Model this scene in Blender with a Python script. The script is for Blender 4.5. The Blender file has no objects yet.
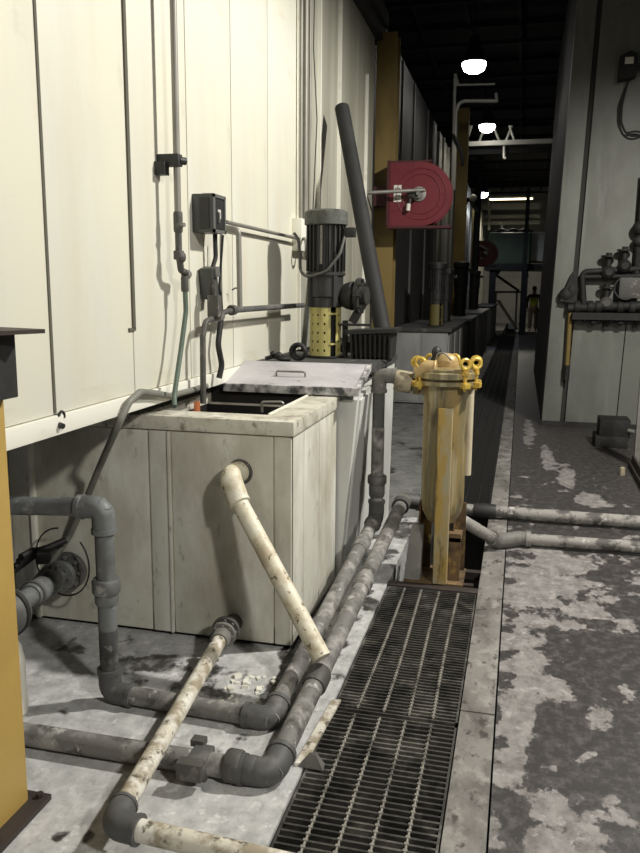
import bpy, bmesh, math, random
from math import pi, sin, cos, atan, radians, sqrt
from mathutils import Vector, Matrix
random.seed(7)
S = bpy.context.scene
COL = S.collection
V = Vector

# ------------------------------------------------------------------ camera
F = 790.0; PITCH = atan(138 / F); YAW = atan(201 / (F / cos(PITCH))); ROLL = radians(-0.45); EYE = V((0, 0, 1.65))
FW = V((-sin(YAW) * cos(PITCH), cos(YAW) * cos(PITCH), -sin(PITCH)))
R0 = V((cos(YAW), sin(YAW), 0)); U0 = R0.cross(FW)
RT = R0 * cos(ROLL) - U0 * sin(ROLL); UP = U0 * cos(ROLL) + R0 * sin(ROLL)
cam_d = bpy.data.cameras.new('camera'); cam = bpy.data.objects.new('camera', cam_d); COL.objects.link(cam)
cam_d.sensor_fit = 'VERTICAL'; cam_d.sensor_height = 24; cam_d.sensor_width = 24; cam_d.lens = 24 * F / 853
cam_d.clip_end = 200; cam_d.clip_start = 0.05
cam.matrix_world = Matrix(((RT.x, UP.x, -FW.x, EYE.x), (RT.y, UP.y, -FW.y, EYE.y), (RT.z, UP.z, -FW.z, EYE.z), (0, 0, 0, 1)))
S.camera = cam
def _ray(x, y): return FW + RT * ((x - 320) / F) + UP * ((426.5 - y) / F)
def onz(x, y, z=0.0): r = _ray(x, y); return EYE + r * ((z - EYE.z) / r.z)     # survey of the photo: point on a level
def onx(x, y, X): r = _ray(x, y); return EYE + r * (X / r.x)                    # point on a plane along the aisle
def ony(x, y, Y): r = _ray(x, y); return EYE + r * (Y / r.y)                    # point on a plane across the aisle

# ------------------------------------------------------------------ materials
def mat(name, base, rough=0.6, metal=0.0, layers=(), bump=0.0, bscale=60, emit=None, spec=None):
    m = bpy.data.materials.new(name); m.use_nodes = True
    nt = m.node_tree; N = nt.nodes; L = nt.links
    b = N['Principled BSDF']
    b.inputs['Roughness'].default_value = rough; b.inputs['Metallic'].default_value = metal
    if spec is not None: b.inputs['Specular IOR Level'].default_value = spec
    b.inputs['Base Color'].default_value = (*base, 1)
    if emit:
        b.inputs['Emission Color'].default_value = (*emit[0], 1); b.inputs['Emission Strength'].default_value = emit[1]
    tc = N.new('ShaderNodeTexCoord'); cur = None
    for i, (col, sc, lo, hi, amt) in enumerate(layers):
        mp = N.new('ShaderNodeMapping'); mp.inputs['Scale'].default_value = sc if isinstance(sc, tuple) else (sc, sc, sc)
        mp.inputs['Location'].default_value = (i * 3.17 + len(name) * .37, i * 1.91, i * 2.3)
        L.new(tc.outputs['Object'], mp.inputs['Vector'])
        no = N.new('ShaderNodeTexNoise'); no.inputs['Scale'].default_value = 1; no.inputs['Detail'].default_value = 6; no.inputs['Roughness'].default_value = .62
        L.new(mp.outputs['Vector'], no.inputs['Vector'])
        mr = N.new('ShaderNodeMapRange'); mr.inputs['From Min'].default_value = lo; mr.inputs['From Max'].default_value = hi
        mr.inputs['To Max'].default_value = amt
        L.new(no.outputs['Fac'], mr.inputs['Value'])
        mx = N.new('ShaderNodeMix'); mx.data_type = 'RGBA'
        L.new(mr.outputs['Result'], mx.inputs['Factor'])
        if cur is None: mx.inputs['A'].default_value = (*base, 1)
        else: L.new(cur, mx.inputs['A'])
        mx.inputs['B'].default_value = (*col, 1); cur = mx.outputs['Result']
    if cur is not None: L.new(cur, b.inputs['Base Color'])
    if bump:
        no = N.new('ShaderNodeTexNoise'); no.inputs['Scale'].default_value = bscale; no.inputs['Detail'].default_value = 5
        L.new(tc.outputs['Object'], no.inputs['Vector'])
        bp = N.new('ShaderNodeBump'); bp.inputs['Strength'].default_value = bump; bp.inputs['Distance'].default_value = .01
        L.new(no.outputs['Fac'], bp.inputs['Height']); L.new(bp.outputs['Normal'], b.inputs['Normal'])
    return m

M = {}
M['cream'] = mat('cream_panel', (.73, .71, .585), .55, 0, [((.66, .665, .62), (.5, .7, .5), .42, .65, .8), ((.60, .55, .41), (.9, 2.5, .5), .48, .72, .5), ((.36, .29, .17), (2.2, 2.2, 1.6), .61, .76, .5), ((.45, .38, .22), (1.2, 1.2, 6), .62, .74, .3)], .05, 20)
M['cream_shade'] = mat('dull_cream_panel', (.40, .39, .32), .6, 0, [((.24, .23, .18), (1, 5, .4), .45, .75, .8)], .05, 20)  # cream wall further back: weaker light painted into a greyer colour
M['seam'] = mat('panel_seam', (.10, .095, .07), .8)
M['grooves'] = mat('dark_backing', (.035, .033, .028), .9)
M['trimw'] = mat('white_trim', (.80, .79, .70), .5, 0, [((.5, .45, .35), (3, 3, 8), .55, .75, .5)])
M['tank'] = mat('tank_paint', (.64, .635, .555), .5, 0, [((.43, .40, .31), (1.8, 1.8, 1.2), .44, .64, .85), ((.76, .755, .69), (4.5, 4.5, 1.3), .49, .64, .75), ((.27, .22, .13), (2.5, 2.5, 1.2), .52, .74, .6), ((.12, .095, .06), (22, 22, 9), .61, .70, .45), ((.09, .075, .05), (4, 4, 3.5), .64, .76, .6)], .10, 9)
M['tank_rim'] = mat('tank_rim_paint', (.62, .60, .51), .5, 0, [((.30, .26, .19), (8, 8, 6), .46, .66, .8), ((.80, .78, .70), (6, 6, 6), .54, .70, .8), ((.07, .06, .045), (16, 16, 12), .56, .68, .85)], .1, 30)
M['tank_far'] = mat('shabby_tank_paint', (.30, .30, .29), .55, 0, [((.16, .16, .15), (3, 3, 1), .45, .7, .8)])  # dimmer light on the far tanks put into a darker paint
M['tank_side'] = mat('pale_tank_paint', (.62, .63, .60), .5, 0, [((.40, .40, .38), (4, 4, .5), .5, .8, .6), ((.15, .14, .13), (6, 6, 3), .66, .8, .7)], .1, 15)
M['lid'] = mat('lid_plastic', (.50, .485, .505), .45, 0, [((.36, .35, .365), (3, 5, 3), .45, .65, .8), ((.62, .60, .61), (6, 6, 6), .54, .68, .6), ((.08, .08, .08), (10, 10, 10), .60, .70, .8)], .1, 20)
M['lid_edge'] = mat('grimy_lid_edge', (.55, .54, .54), .6, 0, [((.045, .045, .045), (12, 12, 12), .42, .6, .95)], .3, 40)
M['grime'] = mat('grimy_deck', (.05, .05, .048), .7, 0, [((.28, .27, .26), (9, 9, 9), .58, .75, .8)], .4, 40)
M['inner'] = mat('tank_inside', (.006, .005, .004), .7, 0, [((.03, .022, .012), (5, 5, 5), .55, .8, .6)])  # near-black colour stands for the shade inside the open tank
M['liquid'] = mat('dark_bath', (.008, .008, .008), .15)
M['pvc_grey'] = mat('grey_plastic_pipe', (.165, .175, .175), .5, 0, [((.10, .10, .095), (6, 6, 6), .45, .62, .8), ((.42, .41, .39), (14, 14, 14), .57, .68, .7)], .08, 40)
M['pvc_dirty'] = mat('dusty_grey_pipe', (.17, .165, .155), .65, 0, [((.40, .385, .36), (9, 9, 9), .48, .62, .75), ((.055, .05, .045), (12, 12, 12), .53, .64, .8), ((.58, .56, .53), (20, 20, 20), .60, .68, .7)], .15, 40)
M['pvc_dark'] = mat('dark_grey_pipe', (.085, .085, .082), .6, 0, [((.20, .19, .18), (9, 9, 9), .5, .68, .65)], .1, 40)
M['pvc_white'] = mat('ivory_plastic_pipe', (.74, .69, .54), .5, 0, [((.50, .43, .29), (10, 10, 10), .46, .60, .85), ((.82, .79, .68), (7, 7, 7), .54, .64, .7), ((.15, .10, .05), (26, 26, 26), .60, .635, .9)], .1, 40)
M['pvc_rusty'] = mat('stained_white_pipe', (.66, .62, .52), .6, 0, [((.30, .25, .17), (12, 12, 12), .46, .58, .85), ((.80, .78, .71), (11, 11, 11), .52, .62, .8), ((.08, .06, .04), (24, 24, 24), .57, .63, .85)], .15, 40)
M['fit_dark'] = mat('grimy_fitting', (.075, .072, .066), .6, 0, [((.30, .28, .24), (14, 14, 14), .58, .74, .7)], .25, 60)
M['fit_mid'] = mat('grey_fitting', (.17, .165, .15), .6, 0, [((.08, .075, .07), (12, 12, 12), .5, .7, .8), ((.5, .48, .42), (12, 12, 12), .64, .78, .7)], .2, 60)
M['white_dust'] = mat('white_crusted_pipe', (.30, .285, .265), .7, 0, [((.07, .065, .06), (9, 9, 9), .46, .56, .9), ((.62, .60, .57), (16, 16, 16), .56, .64, .8)], .2, 60)
M['black'] = mat('black_paint', (.022, .022, .021), .55, 0, [((.07, .07, .065), (8, 8, 8), .55, .8, .6)], .08, 50)
M['black_rub'] = mat('black_rubber', (.013, .013, .013), .6)
M['duct'] = mat('matt_black_pipe', (.011, .0115, .0115), .75, 0, [((.03, .03, .029), (3, 3, 2), .48, .7, .8)])
M['motor'] = mat('dark_motor_paint', (.018, .0185, .017), .6, 0, [((.055, .055, .05), (9, 9, 3), .52, .72, .6)], .1, 50)
M['motor_cap'] = mat('dusty_motor_cap', (.085, .088, .078), .75, 0, [((.03, .03, .028), (14, 14, 14), .48, .64, .8), ((.20, .20, .18), (12, 12, 12), .57, .70, .7)], .2, 60)
M['steel'] = mat('dull_steel', (.30, .29, .27), .45, .6, [((.10, .09, .08), (10, 10, 10), .5, .75, .6)])
M['galv'] = mat('galvanised_conduit', (.27, .26, .23), .5, .35, [((.12, .115, .10), (5, 5, 3), .5, .75, .6)])
M['bracketw'] = mat('pale_bracket_steel', (.62, .60, .54), .5, .2)
M['box_dark'] = mat('dark_grey_enclosure', (.055, .058, .055), .45, 0, [((.10, .10, .09), (6, 6, 6), .5, .75, .5)])
M['box_face'] = mat('grey_box_face', (.13, .13, .125), .45)
M['labelw'] = mat('pale_sticker', (.62, .60, .54), .6)
M['hose_green'] = mat('green_grey_hose', (.10, .14, .11), .5)
M['hose_grey'] = mat('grey_hose', (.19, .19, .165), .5, 0, [((.10, .10, .09), (9, 9, 9), .5, .7, .6)])
M['yellow'] = mat('yellow_steel_paint', (.46, .31, .085), .5, 0, [((.36, .23, .06), (2, 2, 2), .45, .7, .7), ((.20, .12, .03), (8, 8, 8), .66, .8, .6)], .05, 30)
M['yellow_dull'] = mat('dull_yellow_steel', (.18, .125, .036), .6, 0, [((.09, .065, .02), (4, 4, 1), .5, .7, .7)])
M['plate'] = mat('dark_base_plate', (.035, .026, .022), .6, 0, [((.12, .08, .06), (12, 12, 12), .58, .8, .6)], .2, 50)
M['guard'] = mat('pale_yellow_guard', (.47, .42, .15), .5, 0, [((.24, .19, .06), (12, 12, 4), .52, .70, .8)])
M['vessel'] = mat('yellow_vessel_paint', (.31, .225, .085), .5, 0, [((.17, .155, .095), (14, 14, 1.6), .42, .58, .85), ((.50, .45, .30), (24, 24, 1.8), .55, .68, .65), ((.07, .045, .02), (18, 18, 4), .56, .68, .85)], .15, 30)
M['vessel_leg'] = mat('yellow_leg_paint', (.46, .31, .085), .5, 0, [((.42, .385, .27), (9, 9, 2.5), .44, .56, .9), ((.13, .08, .035), (20, 20, 4), .56, .68, .85)], .15, 30)
M['vessel_pale'] = mat('pale_stained_steel', (.58, .51, .36), .55, 0, [((.34, .26, .14), (8, 8, 2), .5, .7, .7)], .1, 30)
M['rustleg'] = mat('rusty_yellow_leg', (.17, .11, .055), .7, 0, [((.42, .28, .08), (12, 12, 6), .54, .64, .85), ((.05, .032, .02), (11, 11, 11), .50, .66, .85)], .2, 40)
M['gold'] = mat('bright_yellow_fitting', (.72, .50, .10), .35, .3, [((.34, .20, .05), (18, 18, 18), .52, .7, .7)])
M['tan'] = mat('tan_dome', (.50, .36, .17), .45, .2, [((.30, .20, .09), (14, 14, 14), .5, .7, .6)])
M['beige'] = mat('beige_union', (.38, .335, .235), .6, 0, [((.16, .135, .09), (16, 16, 16), .48, .62, .8)], .15, 50)
M['red'] = mat('red_reel_paint', (.125, .014, .022), .45, 0, [((.08, .01, .015), (4, 4, 4), .5, .7, .7)])
M['red_dark'] = mat('dark_red_edge', (.05, .008, .011), .5)
M['ribwall'] = mat('ribbed_dark_wall', (.055, .055, .054), .6, 0, [((.03, .03, .028), (1, 3, .6), .45, .7, .7)])
M['near_black'] = mat('soot_black_steel', (.010, .010, .009), .7, 0, [((.035, .034, .03), (9, 9, 9), .52, .68, .7)])  # almost black steel with slightly paler mottling
M['rib'] = mat('wall_rib', (.20, .20, .19), .6)
M['grate_far'] = mat('sooty_grating', (.018, .018, .017), .6)  # near-black steel for the gratings further back
M['farleft'] = mat('far_left_panel', (.42, .41, .35), .6, 0, [((.2, .2, .17), (1, 1, .4), .45, .75, .7)])
M['rwall'] = mat('grey_green_panel', (.185, .19, .17), .6, 0, [((.115, .115, .10), (1.5, 1.5, .8), .45, .66, .8), ((.23, .235, .215), (7, 7, .8), .52, .68, .6)], .05, 20)
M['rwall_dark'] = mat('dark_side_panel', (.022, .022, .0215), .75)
M['ceil'] = mat('dark_roof', (.006, .006, .0065), .9)
M['joist'] = mat('roof_steel', (.007, .007, .0073), .85)
M['farwall'] = mat('far_wall', (.40, .40, .36), .7, 0, [((.25, .25, .23), (.6, .6, 1.2), .45, .7, .8)])
M['vessel_dark'] = mat('dirty_yellow_guard', (.16, .13, .04), .6)  # darker copy of the yellow guard colour, for the third tank's pump
M['green'] = mat('green_vat', (.14, .19, .13), .6, 0, [((.08, .11, .08), (1, 1, .5), .45, .7, .8)])
M['vest'] = mat('hi_vis_yellow', (.72, .78, .05), .7)
M['cloth'] = mat('tan_work_trousers', (.30, .22, .11), .8)
M['skin'] = mat('skin', (.45, .28, .2), .6)
M['hair'] = mat('dark_hair', (.02, .016, .013), .7)
M['lamp'] = mat('lamp_glow', (1, 1, 1), .5, 0, emit=((1, .97, .90), 14))
M['lamp_cold'] = mat('cold_lamp_glow', (1, 1, 1), .5, 0, emit=((.72, .80, 1), 12))
M['lamp_warm'] = mat('warm_tube_glow', (1, 1, 1), .5, 0, emit=((1, .82, .50), 6))
M['grate'] = mat('grating_steel', (.06, .056, .05), .55, .1, [((.19, .18, .16), (6, 6, 6), .50, .64, .8), ((.015, .015, .013), (9, 9, 9), .48, .60, .8)], .2, 60)
M['rod'] = mat('worn_cross_rod', (.26, .245, .215), .5, .1, [((.06, .056, .05), (9, 9, 9), .47, .60, .85)], .2, 60)
M['trench'] = mat('trench_black', (.012, .012, .011), .8)
M['orange'] = mat('orange_pipe', (.45, .14, .05), .6)
M['curb'] = mat('kerb_concrete', (.225, .213, .198), .8, 0, [((.11, .102, .092), (6, 2.5, 6), .44, .60, .85), ((.34, .33, .305), (9, 7, 9), .52, .64, .75), ((.04, .036, .032), (22, 12, 22), .56, .64, .85)], .35, 50)

def nodes(m): return m.node_tree.nodes, m.node_tree.links
def floor_mat(name, light, mid, dark, blobs, thr, rough_dry, rough_wet, nscale, white=None, seed=0.0, edge=.035):
    """concrete with wet / stained patches: noise plus stains and darkened strips at surveyed places"""
    m = bpy.data.materials.new(name); m.use_nodes = True; N, L = nodes(m); b = N['Principled BSDF']
    g = N.new('ShaderNodeNewGeometry')
    def noise(sc, det=7, rough=.6, off=0.0):
        mp = N.new('ShaderNodeMapping'); mp.inputs['Location'].default_value = (off + seed, off * .7, 0)
        mp.inputs['Scale'].default_value = (sc, sc * .8, sc); L.new(g.outputs['Position'], mp.inputs['Vector'])
        n = N.new('ShaderNodeTexNoise'); n.inputs['Scale'].default_value = 1; n.inputs['Detail'].default_value = det; n.inputs['Roughness'].default_value = rough
        L.new(mp.outputs['Vector'], n.inputs['Vector']); return n
    def math_(op, a, bb):
        n = N.new('ShaderNodeMath'); n.operation = op
        for i, v in enumerate((a, bb)):
            if isinstance(v, (int, float)): n.inputs[i].default_value = v
            else: L.new(v, n.inputs[i])
        return n.outputs[0]
    n1 = noise(nscale); val = n1.outputs['Fac']
    for (x, y, rx, ry, amt) in blobs:                      # +amt darker patch, -amt paler
        mp = N.new('ShaderNodeMapping'); mp.vector_type = 'TEXTURE'
        mp.inputs['Location'].default_value = (x, y, 0); mp.inputs['Scale'].default_value = (rx, ry, 1e3)
        L.new(g.outputs['Position'], mp.inputs['Vector'])
        ln = N.new('ShaderNodeVectorMath'); ln.operation = 'LENGTH'; L.new(mp.outputs['Vector'], ln.inputs[0])
        mr = N.new('ShaderNodeMapRange'); mr.interpolation_type = 'SMOOTHSTEP'
        mr.inputs['From Min'].default_value = .2; mr.inputs['From Max'].default_value = 1.25; mr.inputs['To Min'].default_value = amt; mr.inputs['To Max'].default_value = 0
        L.new(ln.outputs['Value'], mr.inputs['Value']); val = math_('ADD', val, mr.outputs['Result'])
    wet = N.new('ShaderNodeMapRange'); wet.inputs['From Min'].default_value = thr; wet.inputs['From Max'].default_value = thr + edge; L.new(val, wet.inputs['Value'])
    n2 = noise(nscale * 2.2, 8, .68, 5.3)
    mr2 = N.new('ShaderNodeMapRange'); mr2.inputs['From Min'].default_value = .38; mr2.inputs['From Max'].default_value = .62; L.new(n2.outputs['Fac'], mr2.inputs['Value'])
    mx = N.new('ShaderNodeMix'); mx.data_type = 'RGBA'; mx.inputs['A'].default_value = (*light, 1); mx.inputs['B'].default_value = (*mid, 1); L.new(mr2.outputs['Result'], mx.inputs['Factor'])
    cur = mx.outputs['Result']
    if white:
        n3 = noise(nscale * 3.0, 8, .7, 9.1)
        mr3 = N.new('ShaderNodeMapRange'); mr3.inputs['From Min'].default_value = .56; mr3.inputs['From Max'].default_value = .66; mr3.inputs['To Max'].default_value = .8; L.new(n3.outputs['Fac'], mr3.inputs['Value'])
        m3 = N.new('ShaderNodeMix'); m3.data_type = 'RGBA'; L.new(mr3.outputs['Result'], m3.inputs['Factor']); L.new(cur, m3.inputs['A']); m3.inputs['B'].default_value = (*white, 1); cur = m3.outputs['Result']
    n5 = noise(28, 6, .7, 2.2)
    mr5 = N.new('ShaderNodeMapRange'); mr5.inputs['From Min'].default_value = .55; mr5.inputs['From Max'].default_value = .75; mr5.inputs['To Max'].default_value = .7; L.new(n5.outputs['Fac'], mr5.inputs['Value'])
    m5 = N.new('ShaderNodeMix'); m5.data_type = 'RGBA'; L.new(mr5.outputs['Result'], m5.inputs['Factor']); L.new(cur, m5.inputs['A']); m5.inputs['B'].default_value = (*[c * .45 for c in mid], 1); cur = m5.outputs['Result']
    m4 = N.new('ShaderNodeMix'); m4.data_type = 'RGBA'; L.new(wet.outputs['Result'], m4.inputs['Factor']); L.new(cur, m4.inputs['A']); 
    n6 = noise(nscale * 3.4, 8, .72, 3.7); mr6 = N.new('ShaderNodeMapRange'); mr6.inputs['From Min'].default_value = .47; mr6.inputs['From Max'].default_value = .64; L.new(n6.outputs['Fac'], mr6.inputs['Value'])
    m6 = N.new('ShaderNodeMix'); m6.data_type = 'RGBA'; L.new(mr6.outputs['Result'], m6.inputs['Factor']); m6.inputs['A'].default_value = (*dark, 1); m6.inputs['B'].default_value = (*[.5 * c + .5 * e_ for c, e_ in zip(dark, mid)], 1); L.new(m6.outputs['Result'], m4.inputs['B'])
    L.new(m4.outputs['Result'], b.inputs['Base Color'])
    rr = N.new('ShaderNodeMapRange'); rr.inputs['To Min'].default_value = rough_dry; rr.inputs['To Max'].default_value = rough_wet; L.new(wet.outputs['Result'], rr.inputs['Value']); L.new(rr.outputs['Result'], b.inputs['Roughness'])
    bp = N.new('ShaderNodeBump'); bp.inputs['Strength'].default_value = .25; bp.inputs['Distance'].default_value = .01; L.new(n2.outputs['Fac'], bp.inputs['Height']); L.new(bp.outputs['Normal'], b.inputs['Normal'])
    return m
def blob(x, y, w, h, a):      # surveyed stain: photo position, size in the photo, strength -> floor coordinates
    c = onz(x, y); e = onz(x + w, y); t = onz(x, y - h); return (c.x, c.y, max(.03, abs(e.x - c.x)), max(.03, abs(t.y - c.y)), a)

# ------------------------------------------------------------------ mesh builder
class MB:
    def __init__(self): self.b = bmesh.new()
    def box(self, x0, x1, y0, y1, z0, z1, bev=0):
        t = bmesh.new(); bmesh.ops.create_cube(t, size=1)
        for v in t.verts: v.co = V(((x0 + x1) / 2 + v.co.x * (x1 - x0), (y0 + y1) / 2 + v.co.y * (y1 - y0), (z0 + z1) / 2 + v.co.z * (z1 - z0)))
        if bev: bmesh.ops.bevel(t, geom=list(t.edges), offset=bev, segments=2, affect='EDGES', profile=.6)
        self._add(t); return self
    def obox(self, c, sx, sy, sz, rot, bev=0):          # rot: 3x3 Matrix
        t = bmesh.new(); bmesh.ops.create_cube(t, size=1)
        for v in t.verts: v.co = V((v.co.x * sx, v.co.y * sy, v.co.z * sz))
        if bev: bmesh.ops.bevel(t, geom=list(t.edges), offset=bev, segments=2, affect='EDGES', profile=.6)
        for v in t.verts: v.co = V(c) + rot @ v.co
        self._add(t); return self
    def _add(self, t):
        me = bpy.data.meshes.new('t'); t.to_mesh(me); t.free(); self.b.from_mesh(me); bpy.data.meshes.remove(me)
    def tube(self, pts, r, fillet=0.0, n=14, cap=True, seg=6):
        P = [V(p) for p in pts]; path = [P[0]]
        for i in range(1, len(P) - 1):
            a = (P[i - 1] - P[i]); c = (P[i + 1] - P[i]); la, lc = a.length, c.length
            a.normalize(); c.normalize(); ang = a.angle(c)
            if fillet <= 0 or ang > pi - .02: path.append(P[i]); continue
            d = min(fillet / math.tan(ang / 2), la * .49, lc * .49); rr = d * math.tan(ang / 2)
            bis = (a + c).normalized(); ctr = P[i] + bis * (rr / sin(ang / 2))
            s, e = P[i] + a * d - ctr, P[i] + c * d - ctr
            tot = s.angle(e); ax = s.cross(e).normalized()
            for k in range(seg + 1): path.append(ctr + Matrix.Rotation(tot * k / seg, 3, ax) @ s)
        path.append(P[-1])
        path = [p for i, p in enumerate(path) if i == 0 or (p - path[i - 1]).length > 1e-5]
        T = [(path[min(i + 1, len(path) - 1)] - path[max(i - 1, 0)]).normalized() for i in range(len(path))]
        u = T[0].orthogonal().normalized(); rings = []
        for i, p in enumerate(path):
            if i: u = (u - T[i] * u.dot(T[i])).normalized()
            w = T[i].cross(u); rad = r(i / (len(path) - 1)) if callable(r) else r
            rings.append([self.b.verts.new(p + (u * cos(2 * pi * k / n) + w * sin(2 * pi * k / n)) * rad) for k in range(n)])
        for a, c in zip(rings, rings[1:]):
            for k in range(n): self.b.faces.new((a[k], a[(k + 1) % n], c[(k + 1) % n], c[k]))
        if cap: self.b.faces.new(rings[0][::-1]); self.b.faces.new(rings[-1])
        return self
    def cyl(self, a, b, r, n=20): return self.tube([a, b], r, 0, n)
    def lathe(self, o, ax, prof, n=24):                 # prof: (radius, height along ax)
        o = V(o); ax = V(ax).normalized(); u = ax.orthogonal().normalized(); w = ax.cross(u); rings = []
        for r, h in prof: rings.append([self.b.verts.new(o + ax * h + (u * cos(2 * pi * k / n) + w * sin(2 * pi * k / n)) * max(r, 1e-4)) for k in range(n)])
        for a, c in zip(rings, rings[1:]):
            for k in range(n): self.b.faces.new((a[k], a[(k + 1) % n], c[(k + 1) % n], c[k]))
        self.b.faces.new(rings[0][::-1]); self.b.faces.new(rings[-1]); return self
    def prism(self, poly, vec):
        vec = V(vec); a = [self.b.verts.new(V(p)) for p in poly]; c = [self.b.verts.new(V(p) + vec) for p in poly]; n = len(poly)
        for k in range(n): self.b.faces.new((a[k], a[(k + 1) % n], c[(k + 1) % n], c[k]))
        self.b.faces.new(a[::-1]); self.b.faces.new(c); return self
    def hexa(self, bot, top):                           # eight corners
        a = [self.b.verts.new(V(p)) for p in bot]; c = [self.b.verts.new(V(p)) for p in top]
        for k in range(4): self.b.faces.new((a[k], a[(k + 1) % 4], c[(k + 1) % 4], c[k]))
        self.b.faces.new(a[::-1]); self.b.faces.new(c); return self
    def sphere(self, c, r, sc=(1, 1, 1), n=18):
        t = bmesh.new(); bmesh.ops.create_uvsphere(t, u_segments=n, v_segments=n // 2 + 2, radius=r)
        for v in t.verts: v.co = V(c) + V((v.co.x * sc[0], v.co.y * sc[1], v.co.z * sc[2]))
        self._add(t); return self
    def torus(self, c, ax, R, r, n=28, m=10, a0=0, a1=2 * pi):
        c = V(c); ax = V(ax).normalized(); u = ax.orthogonal().normalized(); w = ax.cross(u)
        full = abs(a1 - a0 - 2 * pi) < 1e-6
        pts = [c + (u * cos(a0 + (a1 - a0) * k / n) + w * sin(a0 + (a1 - a0) * k / n)) * R for k in range(n + 1)]
        return self.tube(pts, r, 0, m, not full)
    def build(self, name, m, parent=None, origin=None, **tg):
        bmesh.ops.remove_doubles(self.b, verts=self.b.verts, dist=1e-6)
        bmesh.ops.recalc_face_normals(self.b, faces=self.b.faces)
        if parent is not None:
            o0 = V((0, 0, 0)); p = parent
            while p is not None: o0 += p.location; p = p.parent
            org = o0
        else:
            xs = [v.co for v in self.b.verts]
            lo = V((min(v.x for v in xs), min(v.y for v in xs), min(v.z for v in xs))); hi = V((max(v.x for v in xs), max(v.y for v in xs), max(v.z for v in xs)))
            org = V(((lo.x + hi.x) / 2, (lo.y + hi.y) / 2, lo.z)) if origin is None else V(origin)
        for v in self.b.verts: v.co -= org
        me = bpy.data.meshes.new(name); self.b.to_mesh(me); self.b.free()
        me.materials.append(M[m] if isinstance(m, str) else m)
        me.polygons.foreach_set('use_smooth', [True] * len(me.polygons))
        me.set_sharp_from_angle(angle=radians(38))
        o = bpy.data.objects.new(name, me); COL.objects.link(o)
        if parent is not None: o.parent = parent
        else: o.location = org
        for k, v in tg.items(): o[k] = v
        return o

def thing(name, label, cat, loc, group=None):
    o = bpy.data.objects.new(name, None); COL.objects.link(o); o.location = loc; o.empty_display_size = .1
    o['label'] = label; o['category'] = cat
    if group: o['group'] = group
    return o
def struct(mb, name, m): return mb.build(name, m, None, kind='structure')
def pipe_run(root, pts, r, mp, mf, ends=(True, True), pipe_name='pipe', fit_name='elbow', k=1.22):
    """straight pipes joined by moulded elbows, every piece its own part"""
    P = [V(p) for p in pts]
    for a, b in zip(P, P[1:]): MB().cyl(a, b, r, 18).build(pipe_name, mp, root)
    for i in range(1, len(P) - 1):
        a = (P[i - 1] - P[i]).normalized(); c = (P[i + 1] - P[i]).normalized(); e = 2.3 * r
        m = MB().tube([P[i] + a * e, P[i], P[i] + c * e], r * k, 1.5 * r, 18, True, 8)
        m.cyl(P[i] + a * e, P[i] + a * (e + .5 * r), r * k * 1.10, 18); m.cyl(P[i] + c * e, P[i] + c * (e + .5 * r), r * k * 1.10, 18)
        m.build(fit_name, mf, root)
def collar(root, p, d, r, ln, m, name='coupling'):
    d = V(d).normalized(); p = V(p)
    MB().lathe(p - d * ln / 2, d, [(r * .92, 0), (r, .12 * ln), (r, .88 * ln), (r * .92, ln)], 20).build(name, m, root)
def flange(root, p, d, r, th, m, bolts=6, name='flange', mb='fit_mid'):
    d = V(d).normalized(); p = V(p); f = MB().lathe(p - d * th / 2, d, [(r * .96, 0), (r, .1 * th), (r, .9 * th), (r * .96, th)], 24).build(name, m, root)
    u = d.orthogonal().normalized(); w = d.cross(u); b = MB()
    for k in range(bolts):
        q = p + (u * cos(2 * pi * k / bolts) + w * sin(2 * pi * k / bolts)) * r * .78; b.cyl(q - d * th * .95, q + d * th * .95, r * .11, 6)
    b.build('flange_bolts', mb, f)

# ================================================================== SETTING
XW = -1.61                                              # face of the cream enclosure wall
M['floor_l'] = floor_mat('stained_pale_floor', (.58, .58, .575), (.37, .37, .365), (.04, .037, .034), [
    (-.76, 3.9, .13, 1.5, .15), (-.72, 5.3, .3, .7, .10), (-1.25, 2.95, .45, .25, .07), blob(135, 662, 45, 14, .22), blob(205, 668, 60, 12, .14), blob(130, 690, 16, 20, .16), blob(70, 650, 40, 8, .15), blob(240, 720, 30, 18, .16), blob(60, 835, 14, 10, .22),  # first two darken the floor under and between the side pipes
    blob(90, 835, 10, 14, .2), blob(280, 690, 22, 28, .22), blob(300, 640, 22, 30, .26), blob(60, 690, 40, 20, -.2), blob(60, 775, 60, 30, -.2), blob(190, 805, 60, 25, -.2), blob(265, 672, 14, 9, -.25)],
    .62, .7, .4, 5.0, (.74, .74, .735), 3.1, .06)
M['floor_b'] = floor_mat('darker_back_floor', (.24, .24, .235), (.13, .13, .125), (.03, .03, .028), [], .60, .7, .5, 2.2, (.34, .34, .33), 7.7)  # rear floor in darker tones than the front floor
M['floor_r'] = floor_mat('stained_walkway_floor', (.30, .283, .275), (.155, .143, .137), (.036, .032, .031), [
    blob(600, 665, 70, 38, .22), blob(560, 745, 40, 35, .17), blob(625, 760, 30, 50, .17), blob(515, 830, 14, 40, .16), blob(540, 660, 26, 26, -.13), blob(520, 720, 16, 40, -.12),
    blob(555, 590, 60, 40, -.16), blob(630, 690, 20, 14, -.25), blob(560, 690, 20, 18, -.22), blob(560, 820, 22, 30, -.14), blob(575, 560, 60, 12, -.1),
    blob(560, 370, 80, 40, .3), blob(600, 440, 60, 22, .3), blob(630, 470, 40, 14, .05), blob(540, 400, 40, 30, .2), blob(600, 518, 60, 6, .3), blob(530, 490, 14, 18, .06), blob(530, 430, 9, 18, -.35), blob(548, 455, 10, 16, -.35), blob(566, 475, 12, 14, -.33), blob(590, 500, 20, 9, -.33), blob(515, 440, 12, 40, .05)],
    .545, .75, .5, 6.0, (.42, .40, .39), 1.0)
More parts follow.
